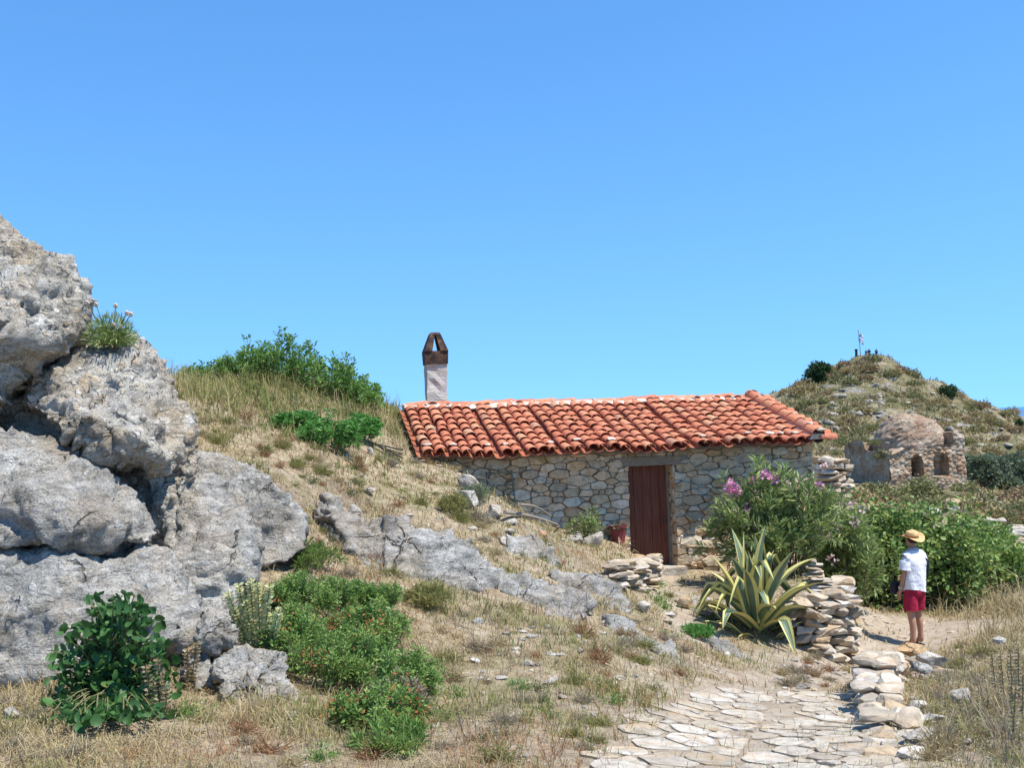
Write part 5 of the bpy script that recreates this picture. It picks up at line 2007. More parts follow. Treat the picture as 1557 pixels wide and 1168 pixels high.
# small dry and green weed clumps all over the slope: five shapes, copied
WP = []
for i, (mk, L_, W_, n_, sp_) in enumerate((('dry', .05, .007, 200, .9), ('dry_green', .05, .008, 260, .8), ('weed_tan', .045, .007, 220, .9), ('russet', .04, .007, 180, .9), ('lentisk', .030, .013, 260, .5), ('weed_green', .030, .011, 240, .6))):
    rg = np.random.default_rng(500 + i)
    D = unit(rg.normal(size=(n_, 3)) * np.array([1, 1, .8]) + np.array([0, 0, .75]))
    D[:, 2] = np.abs(D[:, 2])
    if i < 4:       # dry stalks fanning out from one root
        P = rg.normal(size=(n_, 3)) * np.array([.05, .035, 0])
        V, Fa = leaves(P, D + rg.normal(size=(n_, 3)) * .15, rg.uniform(.04, .20, n_) * (1 + .5 * vnoise(D * 2 + 7 * i)), W_ * .8, curl=.3)
        t_ = rg.uniform(.4, 1, n_)[:, None]
        tips = V.reshape(-1, 4, 3)
        P2 = tips[:, 0] * (1 - t_) + tips[:, 2] * t_
        V2, F2 = leaves(P2, D + rg.normal(size=(n_, 3)) * sp_, L_ * .7 * rg.uniform(.5, 1.3, n_), W_ * 1.2)
        Fa = np.concatenate([Fa, F2 + len(V)])
        V = np.concatenate([V, V2])
    else:
        P = D * rg.uniform(.0, .17, (n_, 1)) ** 1.0 * (1 + .5 * vnoise(D * 2 + 7 * i)[:, None]) * np.array([1, 1, .8])
        V, Fa = leaves(P, D + rg.normal(size=(n_, 3)) * sp_, L_ * rg.uniform(.6, 1.5, n_), W_)
    me = bpy.data.meshes.new('weed_tuft')
    me.from_pydata(V, [], Fa)
    me.materials.append(M[mk])
    WP.append(me)
WL = ['tan dried weed tuft growing in the dry grass', 'yellow green weed tuft growing in the dry grass', 'grey dried weed tuft growing in the dry grass', 'russet dried weed tuft growing in the dry grass', 'small green leafy weed growing in the dry grass', 'small grey green weed growing in the dry grass']
for (x0, x1, y0, y1), n_, ks in (((480, 760, 690, 880), 62, (0, 0, 1, 2, 3, 5)), ((300, 560, 620, 740), 56, (0, 1, 1, 3, 5, 5)), ((280, 620, 575, 660), 40, (1, 5, 5, 1, 0)), ((660, 1040, 880, 1050), 56, (0, 1, 2, 3, 4, 5)), ((640, 1000, 1050, 1160), 26, (1, 1, 4, 5, 2)), ((280, 660, 1080, 1165), 18, (0, 3, 2, 4)), ((1340, 1557, 1020, 1160), 40, (2, 2, 0, 5)), ((1180, 1340, 1000, 1050), 18, (3, 3, 0, 2)), ((0, 120, 1060, 1160), 8, (0, 2, 4)), ((1420, 1557, 985, 1050), 16, (2, 0, 0, 1))):
    for _ in range(n_):
        p = hit(random.uniform(x0, x1), random.uniform(y0, y1))
        if p[1] > 22 or inside(p[0], p[1], CW):
            continue
        k_ = random.choice(ks)
        o_ = bpy.data.objects.new('weed_tuft', WP[k_])
        COL.objects.link(o_)
        o_.location = p.tolist()
        q_ = random.uniform(.3, .85) * (.8 + p[1] / 30)
        o_.scale = (q_, q_, q_ * random.uniform(.7, 1.3))
        o_.rotation_euler = (0, 0, random.uniform(0, 6.28))
        tag(o_, WL[k_], 'weed', WL[k_].split(' growing')[0] + ' plants')

# round leaved plant at the left
b_ = hit(170, 1070)
k = kpx(b_)
rg = np.random.default_rng(33)
mal = thing('round_leaved_plant', 'big plant with dark round leaves in front of the left rocks', 'plant', b_)
P, D = [], []
sm_ = MB()
for _ in range(1500):
    px, py = rg.normal(172, 50), 905 + 190 * rg.uniform(0, 1) ** .8
    if px < 66 or px > 272 or abs(px - 175) > 30 + (py - 900) * .62 + 25 * vnoise(np.array([[px * .05, py * .05, 1.]]))[0]:
        continue
    g_ = hit(px, py)
    q = CAMP + (g_ - CAMP) * rg.uniform(.90, .985)
    yr = b_[1] + rg.uniform(-.35, .25)
    q = at(px, py, min(q[1], yr))
    zg = zat(q[0], q[1])
    if q[2] < zg + .01:
        continue
    P.append(q)
    D.append(np.array([rg.normal() * .9, -.4 + rg.normal() * .6, .1 + rg.normal() * .6]))
    if rg.uniform() < .16:
        f0 = b_ + np.array([rg.normal() * .1, rg.normal() * .08, 0])
        t = np.linspace(0, 1, 6)[:, None]
        sm_.tube(f0 * (1 - t) + q * t + np.array([0, 0, 1]) * np.sin(t * PI) * .08, .004, 5, cap=False)
P, D = np.array(P), np.array(D)
V, Fa = leaves(P, D, .066 * rg.uniform(.4, 1.25, len(P)), .070 * rg.uniform(.4, 1.2, len(P)), shape='round', curl=.35, fold=.45)
obj('foliage', V, Fa, M['mallow'], mal, smooth=True)
sm_.build('stems', M['stem'], mal)


def spike_plant(label, specs, Yd, mk, seed, w=.032):
    rg = np.random.default_rng(seed)
    b0 = hit(*specs[0][0])
    root = thing('flower_spikes', label, 'plant', b0)
    for (a, b2) in specs:
        A = hit(*a)
        B = at(b2[0], b2[1], A[1] + Yd)
        t = np.linspace(0, 1, 10)[:, None]
        line = A * (1 - t) + B * t + np.array([0, 0, 1]) * np.sin(t * PI) * .02
        st = MB()
        st.tube(line, np.linspace(.006, .003, 10), 5, cap=False)
        sp = st.build('stalk', M['stem'], root)
        L_ = np.linalg.norm(B - A)
        m_ = int(L_ / .028)
        P, D = [], []
        dirv = unit((B - A)[None])[0]
        for j in range(m_):
            c = A + (B - A) * (.12 + .88 * j / m_)
            s_ = w * (1 - .5 * j / m_)
            for q_ in range(9):
                d = unit(np.cross(dirv, rg.normal(size=3))[None])[0] + dirv * .3
                P.append(c + d * s_ * .25)
                D.append(d)
        V, Fa = leaves(np.array(P), np.array(D), w * 1.0, w * .7)
        obj('flowers', V, Fa, M[mk], sp)
    return root


spike_plant('clump of pale yellow green flower spikes beside the small round boulder', [((382, 1012), (346, 900)), ((386, 1012), (362, 886)), ((390, 1012), (380, 880)), ((396, 1010), (392, 886)), ((370, 1008), (342, 945)), ((400, 1010), (410, 888)), ((404, 1010), (426, 925)), ((393, 1012), (372, 910)), ((388, 1012), (354, 922))], -.18, 'pale_leaf', 1, .036)
spike_plant('tan dried flower spikes in front of the round leaved plant', [((230, 1095), (222, 1010)), ((245, 1095), (240, 1000)), ((255, 1095), (250, 1035)), ((215, 1080), (210, 1015)), ((290, 1050), (300, 975)), ((285, 1050), (285, 985))], 0, 'tan_leaf', 2, .034)
spike_plant('tall dried weed spikes at the right picture edge', [((1528, 1075), (1520, 985)), ((1540, 1080), (1536, 990)), ((1550, 1080), (1548, 980)), ((1515, 1060), (1507, 990)), ((1555, 1100), (1556, 1010)), ((1540, 1140), (1545, 1040))], 0, 'tan_leaf', 3, .026)

# thistle tuft on the rock
tb = at(168, 524, 8.95)
k = kpx(tb)
rg = np.random.default_rng(3)
tt = thing('thistle_tuft', 'green thistle tuft with dry flower heads on the outcrop crest', 'plant', tb)
n = 1700
d = unit(rg.normal(size=(n, 3)) * np.array([1, .8, 1]))
d[:, 2] = np.abs(d[:, 2])
V, Fa = leaves(tb + d * rg.uniform(.02, .22, (n, 1)) * np.array([1.0, .8, 1.15]), d + rg.normal(size=(n, 3)) * .5, .07, .010)
obj('foliage', V, Fa, M['oleander'], tt)
for (px, py) in ((133, 461), (146, 463), (176, 465), (193, 476), (199, 478), (172, 494), (183, 497)):
    q = at(px, py, 8.9)
    st = MB()
    st.tube([tb + (q - tb) * .3, q], .004, 5)
    so = st.build('stalk', M['stem'], tt)
    V, Fc = ICO[2]
    obj('flower_head', V * .022 * (1 + .3 * vnoise(V * 4)[:, None]) + q, Fc, M['thistle'], so)

# agave
ab = at(1152, 955, 13.6)
ab[2] = zat(ab[0], ab[1]) + .05
k = kpx(ab)
ag = thing('agave', 'large variegated agave with yellow edged leaves in front of the cottage', 'agave', ab)
rg = np.random.default_rng(21)


def agave_leaf(base, az, el, length, width, droop, kink=None, roll=0.):
    n = 14
    p = np.array(base, float)
    d = np.array([math.cos(az) * math.cos(el), math.sin(az) * math.cos(el), math.sin(el)])
    V = []
    for i in range(n + 1):
        t = i / n
        side = np.cross(d, [0, 0, 1.])
        if np.linalg.norm(side) < .05:
            side = np.array([-math.sin(az), math.cos(az), 0])
        side /= np.linalg.norm(side)
        nm = np.cross(side, d)
        side = side * math.cos(roll) + nm * math.sin(roll)
        nm = np.cross(side, d)
        w = width * (.62 + .38 * math.sin(min(t * 1.9, 1.6))) * (1 if t < .45 else max(0., 1 - ((t - .45) / .55) ** 1.5)) + .003
        for u_, m_ in ((-1, .34), (-.56, .06), (0, -.10), (.56, .06), (1, .34)):
            V.append(p + side * (w / 2 * u_) + nm * (w * m_ * .8))
        p = p + d * (length / n)
        bend = droop / n * (1.4 * t + .3)
        if kink and abs(t - kink) < .5 / n:
            bend += 1.2
        d2 = d + np.array([0, 0, -1]) * bend
        d = d2 / np.linalg.norm(d2)
    Fc, mi = [], []
    for i in range(n):
        for j in range(4):
            Fc.append((i * 5 + j, i * 5 + j + 1, (i + 1) * 5 + j + 1, (i + 1) * 5 + j))
            mi.append(1 if j in (0, 3) else 0)
    return np.array(V), Fc, mi


for i in range(46):
    az = i * 2.39996
    q = (i + .5) / 46
    el = R(88 - 60 * q + rg.normal() * 7)
    ln = (1.06 + .10 * math.sin(q * PI)) * rg.uniform(.66, 1.06)
    kink = rg.uniform(.45, .7) if rg.uniform() < .38 else None
    base = ab + np.array([math.cos(az), math.sin(az), 0]) * (.03 + .10 * q) + np.array([rg.normal() * .05, rg.normal() * .05, .30 * (1 - q)])
    V, Fc, mi = agave_leaf(base, az + rg.normal() * .15, el, ln, rg.uniform(.14, .22), rg.uniform(.15, .95) + q * .5, kink, rg.normal() * .4)
    zg = terr(V[:, 0], V[:, 1])
    V[:, 2] = np.maximum(V[:, 2], zg + .02 + .02 * rg.uniform())
    obj('leaf', V, Fc, [M['agave_green'], M['agave_yellow']], ag, smooth=True, midx=mi)
for i in range(22):      # small offsets round its foot
    az = rg.uniform(0, 2 * PI)
    base = ab + np.array([math.cos(az) * rg.uniform(.2, .5), math.sin(az) * rg.uniform(.2, .4), 0])
    base[2] = zat(base[0], base[1])
    V, Fc, mi = agave_leaf(base, az + rg.normal() * .5, R(rg.uniform(15, 60)), rg.uniform(.35, .65), .06, .8, None, rg.normal() * .4)
    zg = terr(V[:, 0], V[:, 1])
    V[:, 2] = np.maximum(V[:, 2], zg + .02)
    obj('leaf', V, Fc, [M['agave_green'], M['agave_yellow']], ag, smooth=True, midx=mi)


# ------------------------------------------------------------------ grass (nobody could count it)
def blades(name, P, h, w, mk, lean=.5, seed=0):
    rg = np.random.default_rng(seed)
    n = len(P)
    a = rg.uniform(0, 2 * PI, n)
    ld = np.stack([np.cos(a), np.sin(a), np.zeros(n)], -1)
    b2 = a + rg.uniform(-1.2, 1.2, n) + PI / 2
    sd_ = np.stack([np.cos(b2), np.sin(b2), np.zeros(n)], -1)
    h = h[:, None]
    w = w[:, None]
    ln = rg.uniform(.1, 1, (n, 1)) ** .8 * lean
    up_ = np.array([0, 0, 1.])
    B = P - up_ * .01
    Mi = P + up_ * h * .55 + ld * h * ln * .35
    Tp = P + up_ * h * np.clip(1 - ln * .62, .06, 1) + ld * h * ln * 1.15
    V = np.stack([B - sd_ * w / 2, B + sd_ * w / 2, Mi - sd_ * w * .4, Mi + sd_ * w * .4, Tp], 1).reshape(-1, 3)
    Fc = np.array([[0, 1, 3], [0, 3, 2], [2, 3, 4]])
    Fa = (Fc[None] + (np.arange(n) * 5)[:, None, None]).reshape(-1, 3)
    o_ = obj(name, V, Fa, M[mk])
    return tag(o_, kind='stuff')


def sample(n, r0__, r1__, seed, tmin=-.6, tmax=.6, tuft=7):
    """points spread evenly as seen from the viewpoint, most of them gathered in tufts"""
    rg = np.random.default_rng(seed)
    m_ = max(1, n // tuft)
    t = rg.uniform(tmin, tmax, m_)
    r_ = np.exp(rg.uniform(math.log(r0__), math.log(r1__), m_))
    x, y = r_ * np.sin(t), r_ * np.cos(t)
    k = rg.geometric(1 / tuft, m_)
    x, y, r_ = np.repeat(x, k), np.repeat(y, k), np.repeat(r_, k)
    sp = np.repeat(rg.uniform(.008, .06, m_), k) * np.clip(r_ / 9, .7, 1.6)
    x, y = x + rg.normal(size=len(x)) * sp, y + rg.normal(size=len(x)) * sp
    return np.stack([x, y, np.zeros(len(x))], -1), np.hypot(x, y)


def in_house(P):
    s_ = (P - DOOR0) @ HU
    o_ = (P - DOOR0) @ HN
    return (s_ > SL + .1) & (s_ < SR + .1) & (o_ < .03) & (o_ > -4.7)


def blob(px, L):
    v = np.zeros(len(px))
    for (cx, cy, rx, ry, a) in L:
        v = np.maximum(v, a * np.exp(-((px[:, 0] - cx) / rx) ** 2 - ((px[:, 1] - cy) / ry) ** 2))
    return v


def grass(name, n, r0__, r1__, mk, hfun, dens, seed, wk=.0007, lean=.7, tmin=-.6, tmax=.6):
    P, r_ = sample(n, r0__, r1__, seed, tmin, tmax)
    P[:, 2] = terr(P[:, 0], P[:, 1])
    px = proj(P)
    rg = np.random.default_rng(seed + 1)
    d = dens(P, px, r_)
    cob = inside_np(P[:, 0], P[:, 1], CW)
    d = np.where(cob, d * .22, d)
    d = d * np.clip(1 - dirt(P[:, 0], P[:, 1]) * .95, .06, 1)
    ok = (rg.uniform(0, 1, len(P)) < d) & ~in_house(P)
    P, px, r_ = P[ok], px[ok], r_[ok]
    h = hfun(P, px, r_) * np.exp(rg.normal(-.15, .5, len(P)).clip(-1.2, 1.1))
    w = np.clip(wk * r_, .0028, .02) * rg.uniform(.7, 1.4, len(P))
    print(name, len(P))
    return blades(name, P, h, w, mk, lean, seed + 2)


nz = lambda P, f, s: np.clip(.5 + .75 * fbm(P * f, 3, s), 0, 1)
HILLB = [(330, 600, 90, 60, 1), (450, 600, 130, 55, 1), (560, 640, 60, 50, .9), (300, 680, 70, 60, .4)]
grass('dry_grass', 620000, 3.6, 23, 'dry', lambda P, px, r_: .03 + .10 * nz(P, .8, 5) * nz(P, 3, 15) + .06 * blob(px, HILLB) + .06 * blob(px, [(1510, 935, 70, 40, 1)]),
      lambda P, px, r_: np.clip(.30 + 1.1 * (nz(P, 1.3, 6) - .35), .06, 1) * np.clip(1.5 * nz(P, .45, 16) - .05, .08, .8) * (1 - blob(px, [(440, 1140, 130, 30, .75), (760, 1040, 60, 25, .6), (600, 1130, 60, 25, .4)])), 1000, .00066, 1.75)
grass('yellow_green_grass', 130000, 3.6, 22, 'dry_green', lambda P, px, r_: .05 + .04 * nz(P, 1., 8) + .17 * blob(px, HILLB),
      lambda P, px, r_: np.clip(1.9 * (nz(P, .9, 9) - .38) + .15 * (px[:, 1] > 1050) + 1.3 * blob(px, HILLB) + blob(px, [(400, 660, 120, 50, .6), (560, 740, 100, 60, .4), (760, 1120, 220, 70, .55), (620, 720, 120, 60, .35), (960, 1085, 90, 60, .4)]), 0, 1), 1100, .00072, 1.2)
grass('green_grass', 80000, 3.6, 22, 'green_blade', lambda P, px, r_: .04 + .03 * nz(P, 1., 8) + .25 * blob(px, [(450, 600, 130, 45, 1)]),
      lambda P, px, r_: np.clip(1.4 * (nz(P, 1.7, 19) - .62) + blob(px, [(450, 610, 140, 45, .8), (330, 620, 60, 30, .5), (520, 690, 90, 50, .35), (650, 800, 90, 50, .2), (740, 1130, 150, 60, .3), (860, 1060, 60, 30, .2), (1060, 965, 24, 14, .9)]), 0, 1), 1200, .0007, .8)
grass('russet_weeds', 80000, 3.6, 20, 'russet', lambda P, px, r_: .05 + .04 * nz(P, 1., 8),
      lambda P, px, r_: np.clip(1.4 * (nz(P, 1.1, 29) - .5) + blob(px, [(540, 1090, 110, 25, .8), (800, 1000, 90, 40, .35), (1220, 1010, 60, 22, .4), (420, 1080, 80, 20, .4)]), 0, 1), 1300, .0007, 1.4)
grass('grey_weeds', 120000, 3.6, 18, 'weed_grey', lambda P, px, r_: .07 + .05 * nz(P, 1., 8) + .06 * blob(px, [(1520, 1080, 70, 90, 1)]),
      lambda P, px, r_: np.clip(.10 + blob(px, [(1510, 1090, 110, 110, .5), (760, 930, 130, 60, .35), (1220, 1000, 90, 25, .3)]), 0, 1), 1400, .00065, 1.2)
grass('straw_tuft', 26000, 13, 21, 'dry', lambda P, px, r_: .38 + 0 * r_, lambda P, px, r_: blob(px, [(1525, 940, 55, 24, 1), (1470, 955, 22, 8, .5), (1435, 930, 16, 8, .5)]), 1500, .0006, .9, .3, .62)
grass('crest_grass', 40000, 13, 21, 'dry_green', lambda P, px, r_: .26 + 0 * r_, lambda P, px, r_: blob(px, [(400, 598, 120, 24, .8), (300, 600, 50, 22, .5), (540, 630, 50, 26, .6), (600, 640, 24, 30, .5)]), 1600, .0006, .6, -.6, .0)
grass('crest_straw', 24000, 13, 21, 'dry', lambda P, px, r_: .22 + 0 * r_, lambda P, px, r_: blob(px, [(290, 590, 50, 22, .6), (560, 625, 60, 26, .6), (610, 655, 24, 30, .6), (350, 640, 90, 30, .4)]), 1700, .0005, .6, -.6, .0)

def hill_d(P, px, r_):
    q = fbm(P * .22, 4, 88) + .5 * fbm(P * .8, 3, 89)
    return np.clip((q + .25) * 1.6, .05, 1)


for nm, n_, mk, hh_, sdv in (('dry_hill_scrub', 60000, 'scrub_tan', .28, 1900), ('green_hill_scrub', 24000, 'scrub_olive', .32, 1950)):
    P, r_ = sample(n_, 50, 124, sdv, .22, .62, 14)
    P += np.random.default_rng(sdv).normal(size=P.shape) * np.array([.25, .25, 0])
    P[:, 2] = terr(P[:, 0], P[:, 1])
    cs, co_ = (P - C0) @ RU, -(P - C0) @ RNv
    rg = np.random.default_rng(sdv + 3)
    ok = (rg.uniform(0, 1, len(P)) < hill_d(P + (9 if 'green' in nm else 0), None, r_)) & ~((cs > -.4) & (cs < swid + .4) & (co_ > -.4) & (co_ < sdep + .4))
    P = P[ok]
    blades(nm, P, hh_ * np.exp(rg.normal(-.1, .5, len(P))), rg.uniform(.05, .13, len(P)), mk, 1.0, sdv + 4)

# gravel
P, r_ = sample(9000, 3.6, 24, 1800)
P[:, 2] = terr(P[:, 0], P[:, 1])
rg = np.random.default_rng(1)
px = proj(P)
dn = .12 + .3 * dirt(P[:, 0], P[:, 1]) + blob(px, [(1000, 960, 130, 60, .9), (640, 790, 120, 60, .4), (1420, 1090, 70, 70, .5), (1230, 1010, 80, 20, .6)])
P = P[(rg.uniform(0, 1, len(P)) < dn) & ~in_house(P)]
V0, F0 = ICO[1]
n = len(P)
rr = np.hypot(P[:, 0], P[:, 1])
sz = np.clip(rr * .0016, .008, .03) * rg.uniform(.5, 1.7, n)
Vg = (V0[None] * (1 + .45 * rg.normal(size=(n, len(V0), 1)).clip(-1, 1)) * np.array([1, .85, .6]) * sz[:, None, None] + P[:, None] + np.array([0, 0, .003])).reshape(-1, 3)
Fg = (np.array(F0)[None] + (np.arange(n) * len(V0))[:, None, None]).reshape(-1, 3)
tag(obj('gravel', Vg, Fg, M['dry_stone']), kind='stuff')


# ------------------------------------------------------------------ people
def skin_body(joints, edges, levels=2):
    """joints: name -> (x, y, z, r); one continuous skinned surface"""
    names = list(joints)
    me = bpy.data.meshes.new('body')
    me.from_pydata([joints[n_][:3] for n_ in names], [(names.index(a), names.index(b_)) for a, b_ in edges], [])
    o_ = bpy.data.objects.new('tmp', me)
    COL.objects.link(o_)
    o_.modifiers.new('s', 'SKIN')
    for i, n_ in enumerate(names):
        v = me.skin_vertices[0].data[i]
        j = joints[n_]
        v.radius = (j[3], j[4] if len(j) > 4 else j[3])
        v.use_root = (n_ == 'pelvis')
    ss = o_.modifiers.new('u', 'SUBSURF')
    ss.levels = levels
    ss.render_levels = levels
    dg = bpy.context.evaluated_depsgraph_get()
    m2 = bpy.data.meshes.new_from_object(o_.evaluated_get(dg))
    bpy.data.objects.remove(o_)
    m2.polygons.foreach_set('use_smooth', np.ones(len(m2.polygons), bool))
    return m2


def build_person(label, loc, rotz, top, bottom, hat=False, trousers=False, group=None, pose='stand', scale=1.0, detail=True):
    root = thing('person', label, 'person', loc, rotz, group)
    root.scale = (scale,) * 3
    J = {'pelvis': (0, 0, .93, .125, .10), 'waist': (0, .0, 1.06, .12, .095), 'chest': (0, -.01, 1.27, .145, .105), 'neckb': (0, -.02, 1.43, .075), 'neck': (0, -.005, 1.50, .052),
         'jaw': (0, .02, 1.56, .068, .075), 'head': (0, .005, 1.635, .078, .092), 'crown': (0, 0, 1.705, .055, .062), 'nose': (0, .112, 1.60, .012)}
    Ed = [('pelvis', 'waist'), ('waist', 'chest'), ('chest', 'neckb'), ('neckb', 'neck'), ('neck', 'jaw'), ('jaw', 'head'), ('head', 'crown'), ('head', 'nose')]
    for s_, n_ in ((-1, 'l'), (1, 'r')):
        if pose == 'stand':
            arm = [(.160, -.012, 1.365, .048), (.222, -.01, 1.13, .044), (.222, .075, .90, .029), (.222, .10, .83, .030, .018)] if s_ < 0 else [(.160, -.012, 1.365, .048), (.225, .0, 1.13, .044), (.15, .20, 1.03, .029), (.11, .25, 1.02, .030, .018)]
        else:
            arm = [(.160, -.012, 1.365, .048), (.225, .05, 1.15, .044), (.12, .24, 1.20, .029), (.09, .28, 1.24, .030, .018)]
        for a, v in zip(('sh', 'el', 'wr', 'palm'), arm):
            J[a + n_] = (s_ * v[0],) + v[1:]
        Ed += [('chest', 'sh' + n_), ('sh' + n_, 'el' + n_), ('el' + n_, 'wr' + n_), ('wr' + n_, 'palm' + n_)]
        J['ear' + n_] = (s_ * .085, .0, 1.61, .018)
        Ed.append(('head', 'ear' + n_))
        lw = .0 if n_ == 'l' else .05
        leg = [(.09, 0, .86, .098), (.098 + lw * .3, .012 + lw, .50, .06), (.10 + lw * .4, -.02 + lw, .37, .057), (.105 + lw * .6, -.015 + lw, .10, .036), (.105 + lw * .6, -.04 + lw, .045, .034), (.115 + lw * .7, .11 + lw, .035, .036, .024), (.12 + lw * .7, .185 + lw, .025, .030, .018)]
        for a, v in zip(('hip', 'kn', 'calf', 'ank', 'heel', 'ball', 'toe'), leg):
            J[a + n_] = (s_ * v[0],) + v[1:]
        Ed += [('pelvis', 'hip' + n_), ('hip' + n_, 'kn' + n_), ('kn' + n_, 'calf' + n_), ('calf' + n_, 'ank' + n_), ('ank' + n_, 'heel' + n_), ('ank' + n_, 'ball' + n_), ('ball' + n_, 'toe' + n_)]
        # fingers
        pw = np.array(J['palm' + n_][:3])
        dr2 = pw - np.array(J['wr' + n_][:3])
        dr2 /= np.linalg.norm(dr2)
        ac = np.array([0, 1., 0]) if (n_ == 'l' and pose == 'stand') else np.array([0, 0, 1.])
        ac = ac - dr2 * (ac @ dr2)
        ac /= np.linalg.norm(ac)
        inn = np.cross(dr2, ac)
        inn = inn if inn[0] * s_ < 0 else -inn
        for q_, (of, ln) in enumerate(((-.030, .062), (-.010, .075), (.010, .08), (.030, .07))):
            a = pw + dr2 * .045 + ac * of
            b_ = a + dr2 * ln * .55 + inn * .008
            c_ = b_ + dr2 * ln * .4 + inn * .022
            for nn, v, r_ in ((f'f{q_}a', a, .010), (f'f{q_}b', b_, .009), (f'f{q_}c', c_, .0075)):
                J[nn + n_] = (*v, r_)
            Ed += [('palm' + n_, f'f{q_}a' + n_), (f'f{q_}a' + n_, f'f{q_}b' + n_), (f'f{q_}b' + n_, f'f{q_}c' + n_)]
        a = pw + ac * .036 + dr2 * .005
        b_ = a + ac * .02 + dr2 * .04 + inn * .012
        J['tha' + n_], J['thb' + n_] = (*a, .012), (*b_, .009)
        Ed += [('palm' + n_, 'tha' + n_), ('tha' + n_, 'thb' + n_)]
    me = skin_body(J, Ed, 2 if detail else 1)
    me.materials.append(M['skin'])
    bo = bpy.data.objects.new('body', me)
    COL.objects.link(bo)
    bo.parent = root
    for s_ in (-1, 1):
        V, Fc = ICO[2]
        obj('eye', V * .012 + np.array([s_ * .034, .088, 1.635]), Fc, M['hair'], root, world=False)
    V, Fc = ICO[3]
    Vh = V * np.array([.092, .104, .10]) + np.array([0, -.012, 1.645])
    Vh[:, 1] = np.where(Vh[:, 2] < 1.66, np.minimum(Vh[:, 1], .02), Vh[:, 1])
    Vh[:, 2] = np.maximum(Vh[:, 2], 1.565)
    obj('hair', Vh, Fc, M['hair'], root, world=False, smooth=True)
    # shirt
    sh_ = MB()
    tor = [(.88, 0, .005, .205, .162), (.96, 0, .0, .202, .158), (1.06, 0, -.002, .198, .150), (1.18, 0, -.008, .204, .150), (1.28, 0, -.012, .214, .150), (1.36, 0, -.016, .208, .132), (1.41, 0, -.02, .150, .10), (1.445, 0, -.02, .088, .078), (1.47, 0, -.018, .070, .068)]
    rr = []
    for i, (z, cx, cy, rx, ry) in enumerate(tor):
        r_ = np.array(ring(cx, cy, z, rx, ry, 28))
        w = .020 * max(.15, 1 - i / 5)
        a = np.arctan2(r_[:, 1], r_[:, 0])
        r_[:, 0] += w * np.cos(a * 5 + i) * np.cos(a)
        r_[:, 1] += w * np.cos(a * 5 + i) * np.sin(a)
        if i == 0:
            r_[:, 2] += .025 * np.sin(a * 2 + .6) - .03 * np.clip(np.sin(a), 0, 1)
        rr.append(r_)
    sh_.loft(rr, (False, False))
    for s_, n_ in ((-1, 'l'), (1, 'r')):
        a, b_ = np.array(J['sh' + n_][:3]), np.array(J['el' + n_][:3])
        e_ = a + (b_ - a) * .80
        sh_.tube([(s_ * .09, -.017, 1.372), (s_ * .135, -.015, 1.368), (s_ * .172, -.013, 1.345), (s_ * .196, -.012, 1.30), a + (b_ - a) * .5 + np.array([s_ * .008, 0, 0]), e_], [.066, .076, .082, .084, .086, .092], 18, cap=False)
    sh_.build('shirt', top, root, world=False, smooth=True)
    col_ = MB()
    col_.loft([ring(0, -.018, 1.425, .098, .088, 20), ring(0, -.02, 1.475, .080, .076, 20), ring(0, -.022, 1.492, .074, .072, 20), ring(0, -.02, 1.47, .066, .066, 20)], (False, False))
    col_.build('collar', M['cloth_grey'] if detail else top, root, world=False, smooth=True)
    # shorts or trousers
    so_ = MB()
    so_.loft([np.array(ring(0, 0, z, rx, ry, 24)) for z, rx, ry in ((.985, .165, .125), (.93, .178, .138), (.87, .190, .145), (.80, .188, .138), (.775, .15, .11))], (False, True))
    for s_, n_ in ((-1, 'l'), (1, 'r')):
        hi, kn = np.array(J['hip' + n_][:3]), np.array(J['kn' + n_][:3])
        if trousers:
            an = np.array(J['ank' + n_][:3])
            so_.tube([hi + np.array([0, 0, .03]), hi * .5 + kn * .5, kn, kn * .5 + an * .5, an - np.array([0, 0, .03])], [.108, .10, .08, .075, .07], 16, cap=False)
        else:
            e_ = hi + (kn - hi) * .80
            so_.tube([hi + np.array([0, 0, .04]), hi + (kn - hi) * .12, hi + (kn - hi) * .45, e_], [.100, .108, .108, .112], 18, cap=False)
    so_.build('trousers' if trousers else 'shorts', bottom, root, world=False, smooth=True)
    for s_, n_ in ((-1, 'l'), (1, 'r')):
        he, to = np.array(J['heel' + n_][:3]), np.array(J['toe' + n_][:3])
        sn = MB()
        d = unit((to - he)[None] * np.array([1, 1, 0]))[0]
        sdv = np.array([-d[1], d[0], 0])
        L_ = np.linalg.norm((to - he)[:2])
        r2 = []
        for zz in (0, .018):
            r_ = []
            for q_ in range(18):
                a = 2 * PI * q_ / 18
                x = math.cos(a)
                r_.append(np.array([he[0], he[1], 0]) + d * (L_ * .5 + x * (L_ * .5 + .045)) + sdv * math.sin(a) * (.045 + .008 * x) + np.array([0, 0, zz]))
            r2.append(r_)
        sn.loft(r2)
        st_ = np.array([he[0], he[1], 0]) + d * L_ * .66
        sn.tube([st_ + sdv * .05 + np.array([0, 0, .015]), st_ + sdv * .03 + np.array([0, 0, .065]), st_ - sdv * .03 + np.array([0, 0, .065]), st_ - sdv * .05 + np.array([0, 0, .015])], .012, 6)
        sn.build('sandal', M['cloth_dark'], root, world=False)
